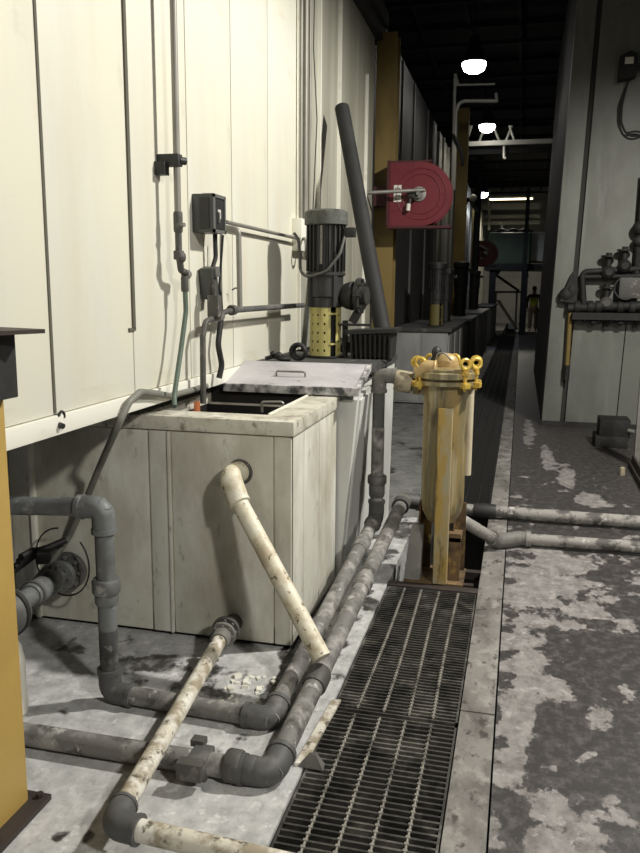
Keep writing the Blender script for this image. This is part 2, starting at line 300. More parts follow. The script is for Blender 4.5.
struct(MB().box(-9, -.66, -2, 5.6, -.5, 0), 'floor', 'floor_l'); struct(MB().box(-9, -.66, 5.6, 46, -.5, 0), 'floor', 'floor_b')
struct(MB().box(-.015, 9, -2, 46, -.5, 0), 'floor', 'floor_r')
k = MB(); y = 0.6
for ln in (2.35, 2.02, 2.6, 3, 3, 3, 3, 3, 3, 3, 3, 3, 3, 3): k.box(-.155, -.022, y + .004, y + ln - .004, -.5, .004, .004); y += ln
struct(k, 'trim_1', 'curb')
struct(MB().box(-.66, -.022, -2, 46, -.56, -.5), 'floor', 'trench')
# cream enclosure wall: separate panels on a dark backing, white sill strip
Yw = lambda x, y=200: onx(x, y, XW).y
seams = [.4, 1.75, Yw(44, 200), Yw(129, 200), Yw(188, 200), Yw(232, 200), Yw(268, 200), Yw(298, 200), 6.05, 6.62, Yw(353, 200), Yw(372, 200)]
ZB, ZT = 1.12, 4.22
struct(MB().box(XW - .25, XW - .022, .3, 8.6, ZB + .01, ZT), 'wall_left', 'grooves')
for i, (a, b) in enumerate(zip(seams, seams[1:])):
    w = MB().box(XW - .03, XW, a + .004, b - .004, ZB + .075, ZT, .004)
    struct(w, 'wall_left', 'cream' if i < 7 else 'cream_shade')
struct(MB().box(XW - .03, XW + .012, .4, 5.5, ZB, ZB + .072, .006), 'trim_2', 'trimw')
s = MB()                                                 # dark seam battens with a hooked foot, ribs further back
s.box(XW - .004, XW + .008, Yw(129) - .011, Yw(129) + .011, 1.475, ZT); s.box(XW - .004, XW + .008, Yw(129) - .045, Yw(129) + .011, 1.465, 1.478)
s.box(XW - .004, XW + .004, Yw(44) - .008, Yw(44) + .006, 1.2, ZT)
struct(s, 'trim_3', 'seam')
r = MB()
for x in (298, 317, 337, 364): yy = Yw(x); r.box(XW - .005, XW + (.02 if x < 300 else .028), yy - .014, yy + .014, 1.2, ZT if x != 364 else 3.75)
struct(r, 'trim_4', 'trimw')
struct(MB().box(XW - .1, XW + .06, .3, 8.9, ZT, ZT + .16).box(XW - .1, XW + .10, 5, 8.9, ZT + .16, ZT + .3), 'trim_5', 'rwall_dark')
struct(MB().box(-2.95, -2.90, .3, 8.6, 0, ZB), 'wall_left', 'ribwall')
# far parts of the left wall
w = MB().box(-2.1, -1.88, 9.05, 17.3, 0, 5.0)
y = 9.3
while y < 17.2: y += 1.0
struct(w, 'wall_left', 'ribwall')
w = MB()
for y, a in ((9.6, .9), (10.7, .9), (12.3, 3.2), (13.6, .9), (15.6, .9)): w.box(-1.885, -1.85, y, y + .05, a, 4.96)
struct(w, 'trim_7', 'rib')
w = MB().box(-2.1, -1.88, 17.9, 41, 0, 5.0)
y = 18.5
while y < 40: w.box(-1.89, -1.83, y, y + .12, .9, 4.98); y += 1.3
struct(w, 'wall_left', 'farleft')
# right-hand enclosure, end face towards us and long dark side down the aisle
XR, YR = .315, 10.1
def lean(mb):
    for v in mb.b.verts: v.co.x += .027 * v.co.z
    return mb
w = MB().box(XR, XR + .215, YR - .05, YR + .2, 0, 6.2, .006).box(XR + .275, 1.18, YR - .04, YR + .2, 0, 6.2, .006).box(1.19, 3.6, YR - .04, YR + .2, 0, 6.2, .006)
struct(lean(w), 'wall_right', 'rwall')
struct(lean(MB().box(XR + .02, 3.6, YR, YR + .2, 0, 6.2)), 'wall_right', 'grooves')
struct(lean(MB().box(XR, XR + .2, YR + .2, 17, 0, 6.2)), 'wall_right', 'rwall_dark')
struct(MB().box(XR - .005, 3.6, YR - .07, YR - .045, 0, .06), 'baseboard_right', 'rwall_dark')
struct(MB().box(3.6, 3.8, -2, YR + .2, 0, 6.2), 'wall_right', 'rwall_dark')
struct(MB().box(-9, 9, 41, 41.3, 0, 8), 'wall_far', 'farwall')
c = MB().box(-9, 9, -2, 46, 6.6, 6.8)
struct(c, 'ceiling', 'ceil')
c = MB()
for i in range(14): y = 9 + i * 2.4; c.box(-9, 9, y, y + .08, 6.2, 6.28).box(-9, 9, y, y + .08, 6.52, 6.6)
for i in range(8): x = -3 + i * .9; c.box(x, x + .05, 6, 41, 6.42, 6.5)
struct(c, 'trim_6', 'joist')

# ================================================================== FRONT TANK
T1 = thing('process_tank', 'nearest open-topped cream tank, stained, with a white pipe elbow on its front', 'tank', (-1.6, 3.75, 0), 'tanks along the left wall')
xl, xr, yf, yb = -2.75, -.957, 3.30, 4.185
b = MB()
b.box(xl, xr, yf, yf + .05, .015, 1.01).box(xr - .05, xr, yf, yb, .015, 1.01).box(xl, xr, yb - .03, yb, .015, 1.01).box(xl, -1.70, yf, yb, .015, 1.0).box(xl, xr, yf, yb, .015, .10)
b.build('tank_body', 'tank', T1)
p = MB()
p.box(-1.640, -1.548, yf - .012, yf + .01, .02, 1.0, .004).box(-1.548, -1.535, yf - .020, yf + .01, .02, 1.0, .003).box(-1.034, xr + .001, yf - .008, yf + .01, .02, 1.0, .004)
p.box(-2.395, -1.65, yf - .008, yf + .01, .02, 1.0, .004).box(-1.530, -1.040, yf - .007, yf + .01, .02, 1.0, .004)
p.box(-2.74, -2.40, yf - .006, yf + .01, .02, 1.0, .004)
p.build('front_panels', 'tank', T1)
p = MB()
for a, c in ((3.32, 3.50), (3.51, 3.80), (3.81, 4.18)): p.box(xr - .01, xr + .0025, a, c, .02, 1.0, .002)
p.build('side_panels', 'tank', T1)
p = MB().box(-2.275, -2.25, yf - .03, yf, .02, 1.0, .004); p.build('corner_strip', 'trimw', T1)
rm = MB(); z0, z1 = 1.005, 1.072
rm.box(xl, xr + .016, yf - .018, 3.452, z0, z1, .008).box(-1.105, xr + .016, 3.44, yb + .01, z0, z1, .008).box(xl, -1.685, 3.44, yb + .01, z0, z1, .008)
rm.build('rim', 'tank_rim', T1)
MB().box(-1.113, -1.104, 3.452, yb, z0 - .03, z1 + .006).build('rim_lip', 'trimw', T1)
MB().box(-1.69, -1.006, 3.352, yb - .032, .88, .90).build('bath', 'liquid', T1)
MB().box(-1.70, -1.69, 3.352, yb - .03, .1, 1.0).box(-1.69, -1.01, 3.35, 3.356, .1, 1.0).box(-1.012, -1.006, 3.352, yb - .03, .1, 1.0).box(-1.69, -1.01, yb - .036, yb - .030, .1, 1.0).box(-1.685, -.99, yb - .012, yb + .012, .9, 1.088).build('shade_liner', 'inner', T1)  # back plate added and all blackened as painted shade inside the tank
MB().tube([ony(262, 412, 3.75), ony(262, 402, 3.75), ony(283, 402, 3.75), ony(283, 412, 3.75)], .007, .012, 8).build('lifting_handle', 'steel', T1)
MB().box(-1.45, -1.04, 3.72, 3.75, .88, .935).build('inner_bar', 'steel', T1)
orr = ony(195, 407, 3.95); MB().cyl((orr.x, 3.95, .89), (orr.x, 3.95, orr.z + .03), .028).build('orange_riser', 'orange', T1, label='short orange pipe inside the tank')
# drain port collar on the front
po = ony(240, 472, yf - .01)
MB().torus(po, (0, 1, 0), .050, .010).build('port_collar', 'fit_dark', T1)
# bottom outlet
q = ony(235, 645, yf); q.z = .105
MB().cyl((q.x, yf + .02, q.z), (q.x, yf - .10, q.z), .042).build('outlet_stub', 'fit_dark', T1)

# ================================================================== SECOND TANK
T2 = thing('process_tank', 'second tank along the wall, pale, with a sloping grimy white lid', 'tank', (-1.2, 4.8, 0), 'tanks along the left wall')
ya, yb2, ym = 4.20, 5.52, 4.50
body = MB().hexa([(-1.60, ya, .015), (-.935, ya, .015), (-.865, yb2, .015), (-1.60, yb2, .015)], [(-1.60, ya, 1.05), (-.845, ya, 1.05), (-.845, yb2, 1.17), (-1.60, yb2, 1.17)])
body.build('tank_body', 'tank_side', T2)
p = MB()
for y0, y1 in ((4.27, 4.52), (4.60, 4.86), (4.90, 5.02), (5.06, 5.36)):
    sk = lambda y: .07 * (y - ya) / (yb2 - ya)
    p.hexa([(-.96, y0, .03), (-.928 + sk(y0), y0, .03), (-.928 + sk(y1), y1, .03), (-.96, y1, .03)], [(-.87, y0, 1.04), (-.835, y0, 1.04), (-.835, y1, 1.05), (-.87, y1, 1.05)])
p.build('side_panels', 'tank_side', T2)
MB().hexa([(-1.60, ym, 1.16), (-.825, ym, 1.16), (-.825, yb2, 1.16), (-1.60, yb2, 1.16)], [(-1.60, ym, 1.20), (-.825, ym, 1.20), (-.825, yb2, 1.20), (-1.60, yb2, 1.20)]).build('deck', 'grime', T2)
ld = MB().hexa([(-1.60, ya - .05, 1.095), (-.828, ya - .05, 1.095), (-.828, ym + .02, 1.195), (-1.60, ym + .02, 1.195)], [(-1.60, ya - .05, 1.118), (-.828, ya - .05, 1.118), (-.828, ym + .02, 1.218), (-1.60, ym + .02, 1.218)]).build('lid', 'lid', T2)
MB().box(-1.60, -.822, ya - .066, ya - .045, 1.078, 1.124, .006).hexa([(-.845, ya - .05, 1.088), (-.822, ya - .05, 1.088), (-.822, ym, 1.188), (-.845, ym, 1.188)], [(-.845, ya - .05, 1.124), (-.822, ya - .05, 1.124), (-.822, ym, 1.224), (-.845, ym, 1.224)]).build('lid_edge', 'lid_edge', ld, label='grimy edge of the lid')
MB().tube([(-1.335, 4.30, 1.145), (-1.335, 4.29, 1.185), (-1.165, 4.29, 1.185), (-1.165, 4.30, 1.145)], .006, .012, 8).box(-1.37, -1.13, 4.27, 4.31, 1.132, 1.148).build('lid_handle', 'steel', ld)
MB().tube([(-.826, 4.52, 1.17), (-.80, 4.62, 1.13), (-.785, 4.78, 1.16), (-.80, 4.9, 1.19), (-.835, 4.92, 1.205)], .006, .05, 8).build('wire_loop', 'black_rub', T2)

# ================================================================== PUMP ON THE SECOND TANK
ctr = ony(325, 362, 5.10); PX, PY = ctr.x, 5.10; ZD = 1.204
def pump(root, o, sc=1.0, guard_m='guard', body_m='motor', cap_m='motor_cap', fine=True):
    o = V(o)
    P = lambda x, y, z: o + V((x, y, z)) * sc
    rg = .103 * sc; nz, na = 22, 54; g = bmesh.new(); vs = {}
    H = .315 * sc
    for i in range(nz + 1):
        for j in range(na + 1):
            a = radians(-46) + radians(11) + (2 * pi - radians(22)) * j / na
            vs[i, j] = g.verts.new(o + V((rg * cos(a), rg * sin(a), .012 * sc + H * i / nz)))
    for i in range(nz):
        for j in range(na):
            if fine and i % 4 == 2 and j % 4 == 2: continue
            g.faces.new((vs[i, j], vs[i, j + 1], vs[i + 1, j + 1], vs[i + 1, j]))
    bmesh.ops.solidify(g, geom=list(g.faces), thickness=.004 * sc)
    mb = MB(); mb._add(g)
    for z in (.09, .285): mb.obox(P(.105 * cos(radians(-46)), .105 * sin(radians(-46)), z), .008 * sc, .05 * sc, .012 * sc, Matrix.Rotation(radians(-46), 3, 'Z'))
    mb.build('coupling_guard', guard_m, root)
    MB().lathe(P(0, 0, 0), (0, 0, 1), [(.125 * sc, 0), (.125 * sc, .012 * sc), (.05 * sc, .013 * sc), (.085 * sc, .02 * sc), (.085 * sc, .30 * sc), (.05 * sc, .305 * sc), (.05 * sc, .33 * sc)]).build('coupling', 'near_black', root)  # widened black core puts shade behind the guard's holes
    m = MB().lathe(P(0, 0, .325), (0, 0, 1), [(.106 * sc, 0), (.106 * sc, .06 * sc), (.115 * sc, .07 * sc), (.115 * sc, .20 * sc), (.128 * sc, .205 * sc), (.128 * sc, .225 * sc)])
    for k in range(4): a = pi / 4 + k * pi / 2; m.obox(P(.115 * cos(a), .115 * sin(a), .43), .02 * sc, .03 * sc, .2 * sc, Matrix.Rotation(a, 3, 'Z'))
    m.prism([P(-.045, -.119, .54), P(.045, -.119, .54), P(.018, -.119, .50), P(.018, -.119, .40), P(-.018, -.119, .40), P(-.018, -.119, .50)], (0, .01 * sc, 0))
    m.build('motor_adapter', 'black', root)
    m = MB().lathe(P(0, 0, .55), (0, 0, 1), [(.112 * sc, 0), (.112 * sc, .31 * sc)], 28)
    for k in range(22):
        a = 2 * pi * k / 22; m.obox(P(.117 * cos(a), .117 * sin(a), .705), .022 * sc, .008 * sc, .30 * sc, Matrix.Rotation(a, 3, 'Z'))
    m.build('motor_body', body_m, root)
    MB().lathe(P(0, 0, .845), (0, 0, 1), [(.125 * sc, 0), (.140 * sc, .005 * sc), (.142 * sc, .06 * sc), (.138 * sc, .085 * sc), (.115 * sc, .098 * sc), (.05 * sc, .103 * sc)], 28).build('fan_cover', cap_m, root)
    MB().obox(P(.165, -.03, .80), .07 * sc, .06 * sc, .06 * sc, Matrix.Identity(3), .006).cyl(P(.11, -.03, .80), P(.14, -.03, .80), .016 * sc, 10).build('terminal_box', body_m, root)
PU = thing('vertical_pump', 'dark upright pump motor with a perforated pale yellow coupling guard on the second tank', 'pump', (PX, PY, ZD))
pump(PU, (PX, PY, ZD))
MB().tube([(PX + .135, PY - .04, ZD + .79), (PX + .12, PY - .12, ZD + .66), (PX + .04, PY - .155, ZD + .55), (PX - .08, PY - .15, ZD + .515), (PX - .15, PY - .08, ZD + .55), (PX - .165, PY - .04, ZD + .66), (PX - .18, PY - .02, ZD + .76), (PX - .22, PY + .02, ZD + .80)], .010, .08, 10).build('flexible_conduit', 'fit_dark', PU)
MB().box(PX - .025, PX + .005, PY - .118, PY - .112, ZD + .60, ZD + .84).build('pale_strip', 'steel', PU, label='pale strip down the motor')  # pale steel strip down the front of the motor
f = MB().lathe((PX + .11, PY + .02, ZD + .40), (1, -.12, .0), [(.07, 0), (.085, .03), (.095, .07), (.075, .10), (.115, .105), (.115, .13), (.06, .132), (.06, .17)], 24)
f.obox((PX + .22, PY, ZD + .30), .05, .05, .16, Matrix.Rotation(.5, 3, 'Y')).obox((PX + .21, PY - .02, ZD + .215), .20, .05, .015, Matrix.Identity(3))
for k in range(8): a = 2 * pi * k / 8; f.cyl((PX + .205, PY + .0 + .1 * cos(a), ZD + .40 + .1 * sin(a)), (PX + .255, PY - .005 + .1 * cos(a), ZD + .40 + .1 * sin(a)), .011, 6)
f.build('discharge_flange', 'motor', PU)
MB().box(PX + .115, PX + .145, PY + .0, PY + .04, 1.206, ZD + .24).build('support_leg', 'black', PU)

# ribbed black crate-like cover behind the pump
cr = ony(375, 357, 5.16); RB = thing('ribbed_cover', 'black ribbed oblong cover lying at the back right of the second tank', 'cover', (cr.x, 5.16, 1.203))
o = V((cr.x - .01, 5.16, 1.203)); L, Dp, Hh = .30, .26, .185
m = MB().hexa([o + V((-L / 2 + .03, -Dp / 2 + .03, .012)), o + V((L / 2 - .03, -Dp / 2 + .03, .012)), o + V((L / 2 - .03, Dp / 2 - .03, .012)), o + V((-L / 2 + .03, Dp / 2 - .03, .012))], [o + V((-L / 2 + .01, -Dp / 2 + .01, Hh - .02)), o + V((L / 2 - .01, -Dp / 2 + .01, Hh)), o + V((L / 2 - .01, Dp / 2 - .01, Hh)), o + V((-L / 2 + .01, Dp / 2 - .01, Hh - .02))])
m.build('shell', 'black', RB)
m = MB()
for k in range(9):
    x = -L / 2 + .022 + (L - .044) * k / 8
    m.hexa([o + V((x * .95 - .006, -Dp / 2 + .01, .0)), o + V((x * .95 + .006, -Dp / 2 + .01, .0)), o + V((x * .95 + .006, Dp / 2 - .02, .0)), o + V((x * .95 - .006, Dp / 2 - .02, .0))], [o + V((x - .007, -Dp / 2 - .012, Hh - .03)), o + V((x + .007, -Dp / 2 - .012, Hh - .03)), o + V((x + .007, Dp / 2, Hh - .03)), o + V((x - .007, Dp / 2, Hh - .03))])
m.build('ribs', 'motor', RB)
MB().hexa([o + V((-L / 2 - .01, -Dp / 2 - .015, Hh - .03)), o + V((L / 2 + .015, -Dp / 2 - .015, Hh - .012)), o + V((L / 2 + .015, Dp / 2, Hh - .012)), o + V((-L / 2 - .01, Dp / 2, Hh - .03))], [o + V((-L / 2 - .01, -Dp / 2 - .015, Hh - .005)), o + V((L / 2 + .015, -Dp / 2 - .015, Hh + .014)), o + V((L / 2 + .015, Dp / 2, Hh + .014)), o + V((-L / 2 - .01, Dp / 2, Hh - .005))]).build('top_edge', 'motor', RB)
# coiled hose
hc = ony(293, 357, 4.62); HC = thing('coiled_hose', 'small coil of black hose on the second tank deck left of the yellow guard', 'hose', (hc.x, 4.75, 1.2))
m = MB()
for k in range(3): m.torus((hc.x + .004 * k, 4.74, 1.262 + .0 * k), (0.25 * k - .2, 1, .15), .048 - .004 * k, .011)
m.build('coil', 'black_rub', HC)
m = MB().tube([(hc.x - .05, 4.73, 1.215), (hc.x - .10, 4.70, 1.216), (hc.x - .16, 4.74, 1.23), (hc.x - .21, 4.72, 1.214)], .013, .03, 10).sphere((hc.x - .12, 4.72, 1.235), .024).sphere((hc.x - .16, 4.73, 1.245), .02)
m.build('hose_end', 'black_rub', HC)

# ================================================================== FLOOR GRATINGS IN THE TRENCH
def grating(y0, y1, label, pitch=.030, bend=0.0, mg='grate', mr_='rod'):
    g = thing('floor_grating', label, 'grating', (-.41, (y0 + y1) / 2, -.045), 'steel gratings over the trench')
    xa, xb = -.652, -.160; zt = -.004
    MB().box(xa, xa + .008, y0, y1, -.04, zt).box(xb - .008, xb, y0, y1, -.04, zt).box(xa, xb, y0, y0 + .006, -.04, zt).box(xa, xb, y1 - .006, y1, -.04, zt).build('frame', mg, g)
    m = MB(); n = int((y1 - y0) / pitch)
    for i in range(1, n): y = y0 + (y1 - y0) * i / n; m.box(xa + .006, xb - .006, y - .0042, y + .0042, -.036, zt + .001)
    m.build('bearing_bars', mg, g)
    for k in range(4):
        x = xa + .1 * (k + 1) - .004; m = MB(); ny = int((y1 - y0) / .09)
        m.tube([(x + bend * sin(3 * j / ny + k), y0 + .01 + (y1 - y0 - .02) * j / ny, zt) for j in range(ny + 1)], .0042, 0, 6)
        if y1 < 6:
            for i in range(1, n): y = y0 + (y1 - y0) * i / n; m.box(x - .007 + bend * sin(3 * (i / n) + k), x + .007 + bend * sin(3 * (i / n) + k), y - .005, y + .005, zt - .004, zt + .005)
        m.build('cross_rod', mr_, g)
grating(.62, 2.835, 'nearest steel floor grating, in the bottom foreground of the trench')
grating(2.86, 4.215, 'steel floor grating with slightly bent rods, just in front of the yellow filter', .026, .007)
for i, (a, b) in enumerate(((5.95, 8.6), (8.65, 13), (13.05, 20), (20.05, 30))):
    grating(a, b, ['dark grating right behind the two grey pipes crossing the trench', 'dark grating in the aisle trench level with the reel', 'dark far grating in the trench beside the third tank', 'farthest dark grating, leading to the green vat'][i], .06, 0, 'grate_far', 'grate_far')
tb = MB().box(-.66, -.155, 4.22, 4.29, -.09, .004, .004); tb.build('trench_beam', 'plate', None, label='dark flat steel beam across the trench at the foot of the yellow filter', category='beam')
# bits of angle steel lying at the trench edge
m = MB(); a = onz(305, 766); c = onz(341, 702); n_ = V((-.035, -.012, 0))
m.prism([a, c, c + n_, a + n_], (0, 0, .012)); m.build('edge_angle', 'pvc_rusty', None, label='pale crusted strip of angle steel along the left edge of the near grating', category='angle steel')
a = onz(311, 765); m = MB().hexa([a + V((-.045, -.02, 0)), a + V((.05, -.025, 0)), a + V((.045, .02, 0)), a + V((-.02, .05, 0))], [a + V((-.02, -.01, .03)), a + V((.02, -.012, .05)), a + V((.02, .0, .05)), a + V((-.01, .02, .035))])
m.build('scrap_wedge', 'steel', None, label='small wedge of scrap steel at the grating edge by the grey pipe bend', category='scrap')

# ================================================================== PIPES ON THE FLOOR
R = .037
A0 = ony(-40, 505, 2.66); A1 = ony(103, 507, 2.66); A2 = V((A1.x, 2.66, .042)); A3 = V((-.845, 2.63, .042)); A4 = V((-.765, 4.43, .33)); A5 = V((-.765, 4.43, 1.165)); A6 = V((-.685, 4.43, 1.10))
GP = thing('grey_pipe_run', 'grey plastic pipe stepping down before the tank and running back along its right side', 'pipe', (A2.x, 2.66, 0))
pipe_run(GP, [A0, A1, A2], R, 'pvc_grey', 'pvc_grey')
pipe_run(GP, [A1 - V((0, 0, .5)), A2, A3, A4, A5 - V((0, 0, .3))], R, 'pvc_dirty', 'pvc_dark')
pipe_run(GP, [A5 - V((0, 0, .6)), A5, V((-.70, 4.43, 1.165))], R * .95, 'pvc_dark', 'fit_mid')
cz = ony(102, 585, 2.66)
collar(GP, (A1.x, 2.66, cz.z), (0, 0, 1), R * 1.5, .06, 'pvc_grey', 'union'); collar(GP, (A1.x, 2.66, cz.z - .045), (0, 0, 1), R * 1.25, .06, 'pvc_grey', 'union')
collar(GP, A5 + V((0, 0, ony(386, 480, 4.43).z - A5.z)), (0, 0, 1), R * 1.5, .05, 'pvc_dark', 'union'); collar(GP, A5 + V((0, 0, ony(386, 487, 4.43).z - A5.z)), (0, 0, 1), R * 1.25, .12, 'pvc_dark', 'union')
dd = (A4 - A3).normalized(); collar(GP, A3.lerp(A4, .33), dd, R * 1.2, .13, 'pvc_dirty'); collar(GP, A3.lerp(A4, .80), dd, R * 1.2, .12, 'pvc_dirty')

B0 = onz(-40, 742, .045); B0 = V((-1.95, 2.30, .045)); B1 = V((-.735, 2.30, .045)); B2 = V((-.650, 4.74, .36)); B3 = V((-.50, 4.80, .33))
DP = thing('dark_pipe_run', 'dark dusty pipe along the foreground floor, bending back beside the grating towards the yellow filter', 'pipe', (-1.3, 2.30, 0))
pipe_run(DP, [B0, B1, B2, B3], .040, 'pvc_dirty', 'pvc_dark')
cx = onz(230, 775, .045).x; collar(DP, (cx, 2.30, .052), (1, 0, 0), .056, .055, 'fit_dark', 'union'); collar(DP, (cx + .055, 2.30, .048), (1, 0, 0), .048, .05, 'pvc_dark', 'union')
for k in range(8): pass
cx = onz(196, 770, .045).x
v = MB().box(cx - .035, cx + .035, 2.255, 2.345, .002, .088, .006).build('valve_body', 'pvc_dark', DP)
MB().box(cx - .055, cx - .005, 2.335, 2.375, .075, .10, .004).build('valve_block', 'fit_dark', v); MB().box(cx - .05, cx + .04, 2.20, 2.245, .035, .098, .005).build('valve_block', 'fit_dark', v)
dd = (B2 - B1).normalized(); collar(DP, B1.lerp(B2, .22), dd, .050, .10, 'fit_dark'); collar(DP, B1.lerp(B2, .985), dd, .053, .04, 'fit_mid'); collar(DP, B1.lerp(B2, .55), dd, .047, .12, 'pvc_dirty')

# white pipe from the tank outlet across the other two
q0 = V((q.x, 3.19, .115)); w1 = onz(113, 824, .125); w2 = onz(300, 868, .125); w2 = w1 + (w2 - w1) * 1.15
WP = thing('stained_outlet_pipe', 'stained white pipe from the grimy flange at the tank foot to the bottom foreground', 'pipe', (w1.x, w1.y, .09))
dirw = (w1 - q0).normalized(); s0 = q0 + dirw * .10
MB().cyl(s0, w1, .032, 18).build('pipe', 'pvc_rusty', WP); MB().cyl(w1, w2, .032, 18).build('pipe', 'pvc_rusty', WP)
e = .075; da = -dirw; dc = (w2 - w1).normalized()
MB().tube([w1 + da * e, w1, w1 + dc * e], .042, .045, 18, True, 8).cyl(w1 + da * e, w1 + da * (e + .012), .045, 18).cyl(w1 + dc * e, w1 + dc * (e + .012), .045, 18).build('elbow', 'pvc_dark', WP, label='dark grey elbow')
flange(WP, q0 + dirw * .012, dirw, .064, .022, 'fit_dark', 8); flange(WP, q0 + dirw * .062, dirw, .058, .02, 'fit_mid', 8)
collar(WP, q0 + dirw * .105, dirw, .043, .07, 'fit_mid')
sd = onz(250, 690, 0)
CR = MB()
for k in range(26):
    r_ = random.uniform(.005, .016); a = sd + V((random.uniform(-.10, .10), random.uniform(-.13, .13), r_ * .3)); CR.obox(a, r_ * 2.2, r_ * 1.4, r_, Matrix.Rotation(random.uniform(0, 3), 3, 'Z') @ Matrix.Rotation(random.uniform(-.3, .3), 3, 'X'))
CR.build('white_crumbs', 'trimw', None, label='white crusty crumbs scattered on the floor beside the outlet flange', category='debris', kind='stuff')

# ivory drain pipe: elbow out of the tank front, leaning down over the floor pipes
e0 = po + V((0, .02, 0)); e1 = ony(228, 481, 3.20); e2 = ony(322, 658, 2.86)
DR = thing('drain_pipe', 'ivory chipped pipe slanting from the hole in the tank front down to the floor pipes', 'pipe', (e2.x, e2.y, e2.z - .04))
MB().tube([e0, V((e1.x + .01, 3.19, e1.z + .03)), e1 + (e2 - e1) * .12], .049, .06, 20, True, 8).build('elbow', 'pvc_white', DR)
MB().cyl(e1, e2, .0385, 20).build('pipe', 'pvc_white', DR)
dd = (e2 - e1).normalized(); collar(DR, e1 + dd * .115, dd, .050, .02, 'pvc_white', 'collar')

# two pipes crossing the trench and walkway at the right
PA = thing('crossing_pipe', 'farther of the two grey pipes lying across the walkway, with a black coupling', 'pipe', (.4, 5.74, 0), 'pipes crossing the walkway')
MB().cyl((-.45, 5.72, .054), (2.0, 5.74, .054), .045, 18).build('pipe', 'white_dust', PA); collar(PA, (-.185, 5.722, .054), (1, 0, 0), .056, .16, 'black')
PB = thing('crossing_pipe', 'nearer of the two pipes across the walkway, with an elbow by the yellow filter foot', 'pipe', (.4, 5.15, 0), 'pipes crossing the walkway')
b0 = ony(448, 512, 4.62); b1 = V((-.075, 5.03, .052)); b2 = V((.06, 5.13, .050)); b3 = V((1.9, 5.20, .050))
MB().cyl(b0, b1, .038, 18).build('pipe', 'white_dust', PB); MB().cyl(b2, b3, .038, 18).build('pipe', 'white_dust', PB)
MB().tube([b1.lerp(b0, .12), b1, b2, b2 + V((.05, .002, 0))], .050, .04, 18).build('elbow', 'fit_mid', PB); collar(PB, b2 + V((.06, .002, 0)), (1, 0, 0), .056, .035, 'white_dust')
MB().tube([onz(560, 541, .015), onz(585, 546, .006), onz(600, 548, .006)], .012, .02, 8).sphere(onz(530, 540, .012), .022, (1.6, .8, .5)).build('rag_scrap', 'beige', None, label='scrap of pale yellowish rag on the walkway between the two pipes', category='rag')

# ================================================================== YELLOW FILTER HOUSING
fy = 4.46; fx = ony(444, 450, fy).x
FH = thing('filter_housing', 'tall dirty yellow filter vessel standing in the trench between tanks and walkway', 'filter', (fx, fy, 0))
zf = lambda y: ony(444, y, fy).z
zt = zf(384)
MB().lathe((fx, fy, 0), (0, 0, 1), [(.03, zf(522)), (.08, zf(520)), (.112, zf(510)), (.122, zf(498)), (.125, zt - .1), (.130, zt)], 32).build('vessel', 'vessel', FH)
m = MB().lathe((fx, fy, zt), (0, 0, 1), [(.15, 0), (.172, .004), (.172, .026), (.150, .028), (.150, .040), (.176, .042), (.176, .072), (.165, .078), (.165, .092), (.12, .100)], 36)
m.build('cover', 'vessel', FH)
zc = zt + .09
MB().sphere((fx + .0, fy, zc + .035), .062, (1, 1, .8)).cyl((fx, fy, zc - .01), (fx, fy, zc + .03), .066, 20).build('dome', 'tan', FH)
MB().cyl((fx - .09, fy + .02, zc), (fx - .065, fy + .02, zc + .06), .022, 14).sphere((fx - .062, fy + .02, zc + .085), .035, (.8, 1, 1)).build('gauge', 'black', FH)
MB().tube([(fx - .15, fy - .08, zc - .02), (fx - .10, fy - .10, zc + .01), (fx - .05, fy - .10, zc + .005)], .042, .03, 16).torus((fx - .055, fy - .10, zc + .005), (1, 0, 0), .040, .008).build('cover_nozzle', 'tan', FH)
MB().tube([(fx - .06, fy - .05, zc + .03), (fx - .05, fy - .06, zc + .085), (fx - .01, fy - .07, zc + .09), (fx + .03, fy - .06, zc + .05)], .005, .02, 8).build('bail_wire', 'steel', FH)
for ang in (-158, -142, -50, -18, 25, 80, 130):
    a = radians(ang); cx, cy = fx + .172 * cos(a), fy + .172 * sin(a)
    eb = MB().cyl((cx, cy, zt - .02), (cx, cy, zc + .01), .010, 10).lathe((cx, cy, zt + .066), (0, 0, 1), [(.02, 0), (.02, .018)], 6)
    eb.build('swing_bolt', 'gold', FH)
    tl = radians(ang + 60); MB().torus((cx, cy, zc + .035), (cos(tl) * .6, -1, .1), .026, .010, 20, 8).build('eye_nut', 'gold', FH)
    u = V((cos(a), sin(a), 0)); MB().obox((cx + .005 * cos(a), cy + .005 * sin(a), zt + .008), .05, .04, .03, Matrix.Rotation(a, 3, 'Z'), .004).build('bolt_lug', 'gold', FH)
# legs: channel in front, pale tube at right, rusty one behind, base plate
lx = ony(443, 480, fy - .16).x
Lm = MB()
for dx, sx in ((-.034, .010), (.034, .010)): Lm.box(lx + dx - sx / 2, lx + dx + sx / 2, fy - .17, fy - .11, .01, zf(404))
Lm.box(lx - .035, lx + .035, fy - .178, fy - .166, .01, zf(404)); Lm.build('leg', 'vessel_leg', FH)
rx = ony(468, 430, fy + .02).x
MB().cyl((rx, fy + .02, zf(474)), (rx - .0, fy + .02, zt - .02), .027, 16).build('side_tube', 'vessel_pale', FH, label='pale side tube')
for dx, dy in ((.10, .06), (-.10, .06)):
    l = MB().box(fx + dx - .035, fx + dx - .026, fy + dy - .03, fy + dy + .03, .01, zf(505)).box(fx + dx - .035, fx + dx + .035, fy + dy + .021, fy + dy + .03, .01, zf(505)); l.build('leg', 'rustleg', FH)
MB().box(fx + .035, fx + .12, fy - .10, fy - .08, .012, zf(528)).box(fx + .035, fx + .12, fy - .10, fy + .07, zf(536), zf(532)).build('stand_panel', 'rustleg', FH)
MB().box(fx - .19, fx + .145, fy - .165, fy + .12, -.004, .010).build('base_plate', 'rustleg', FH)
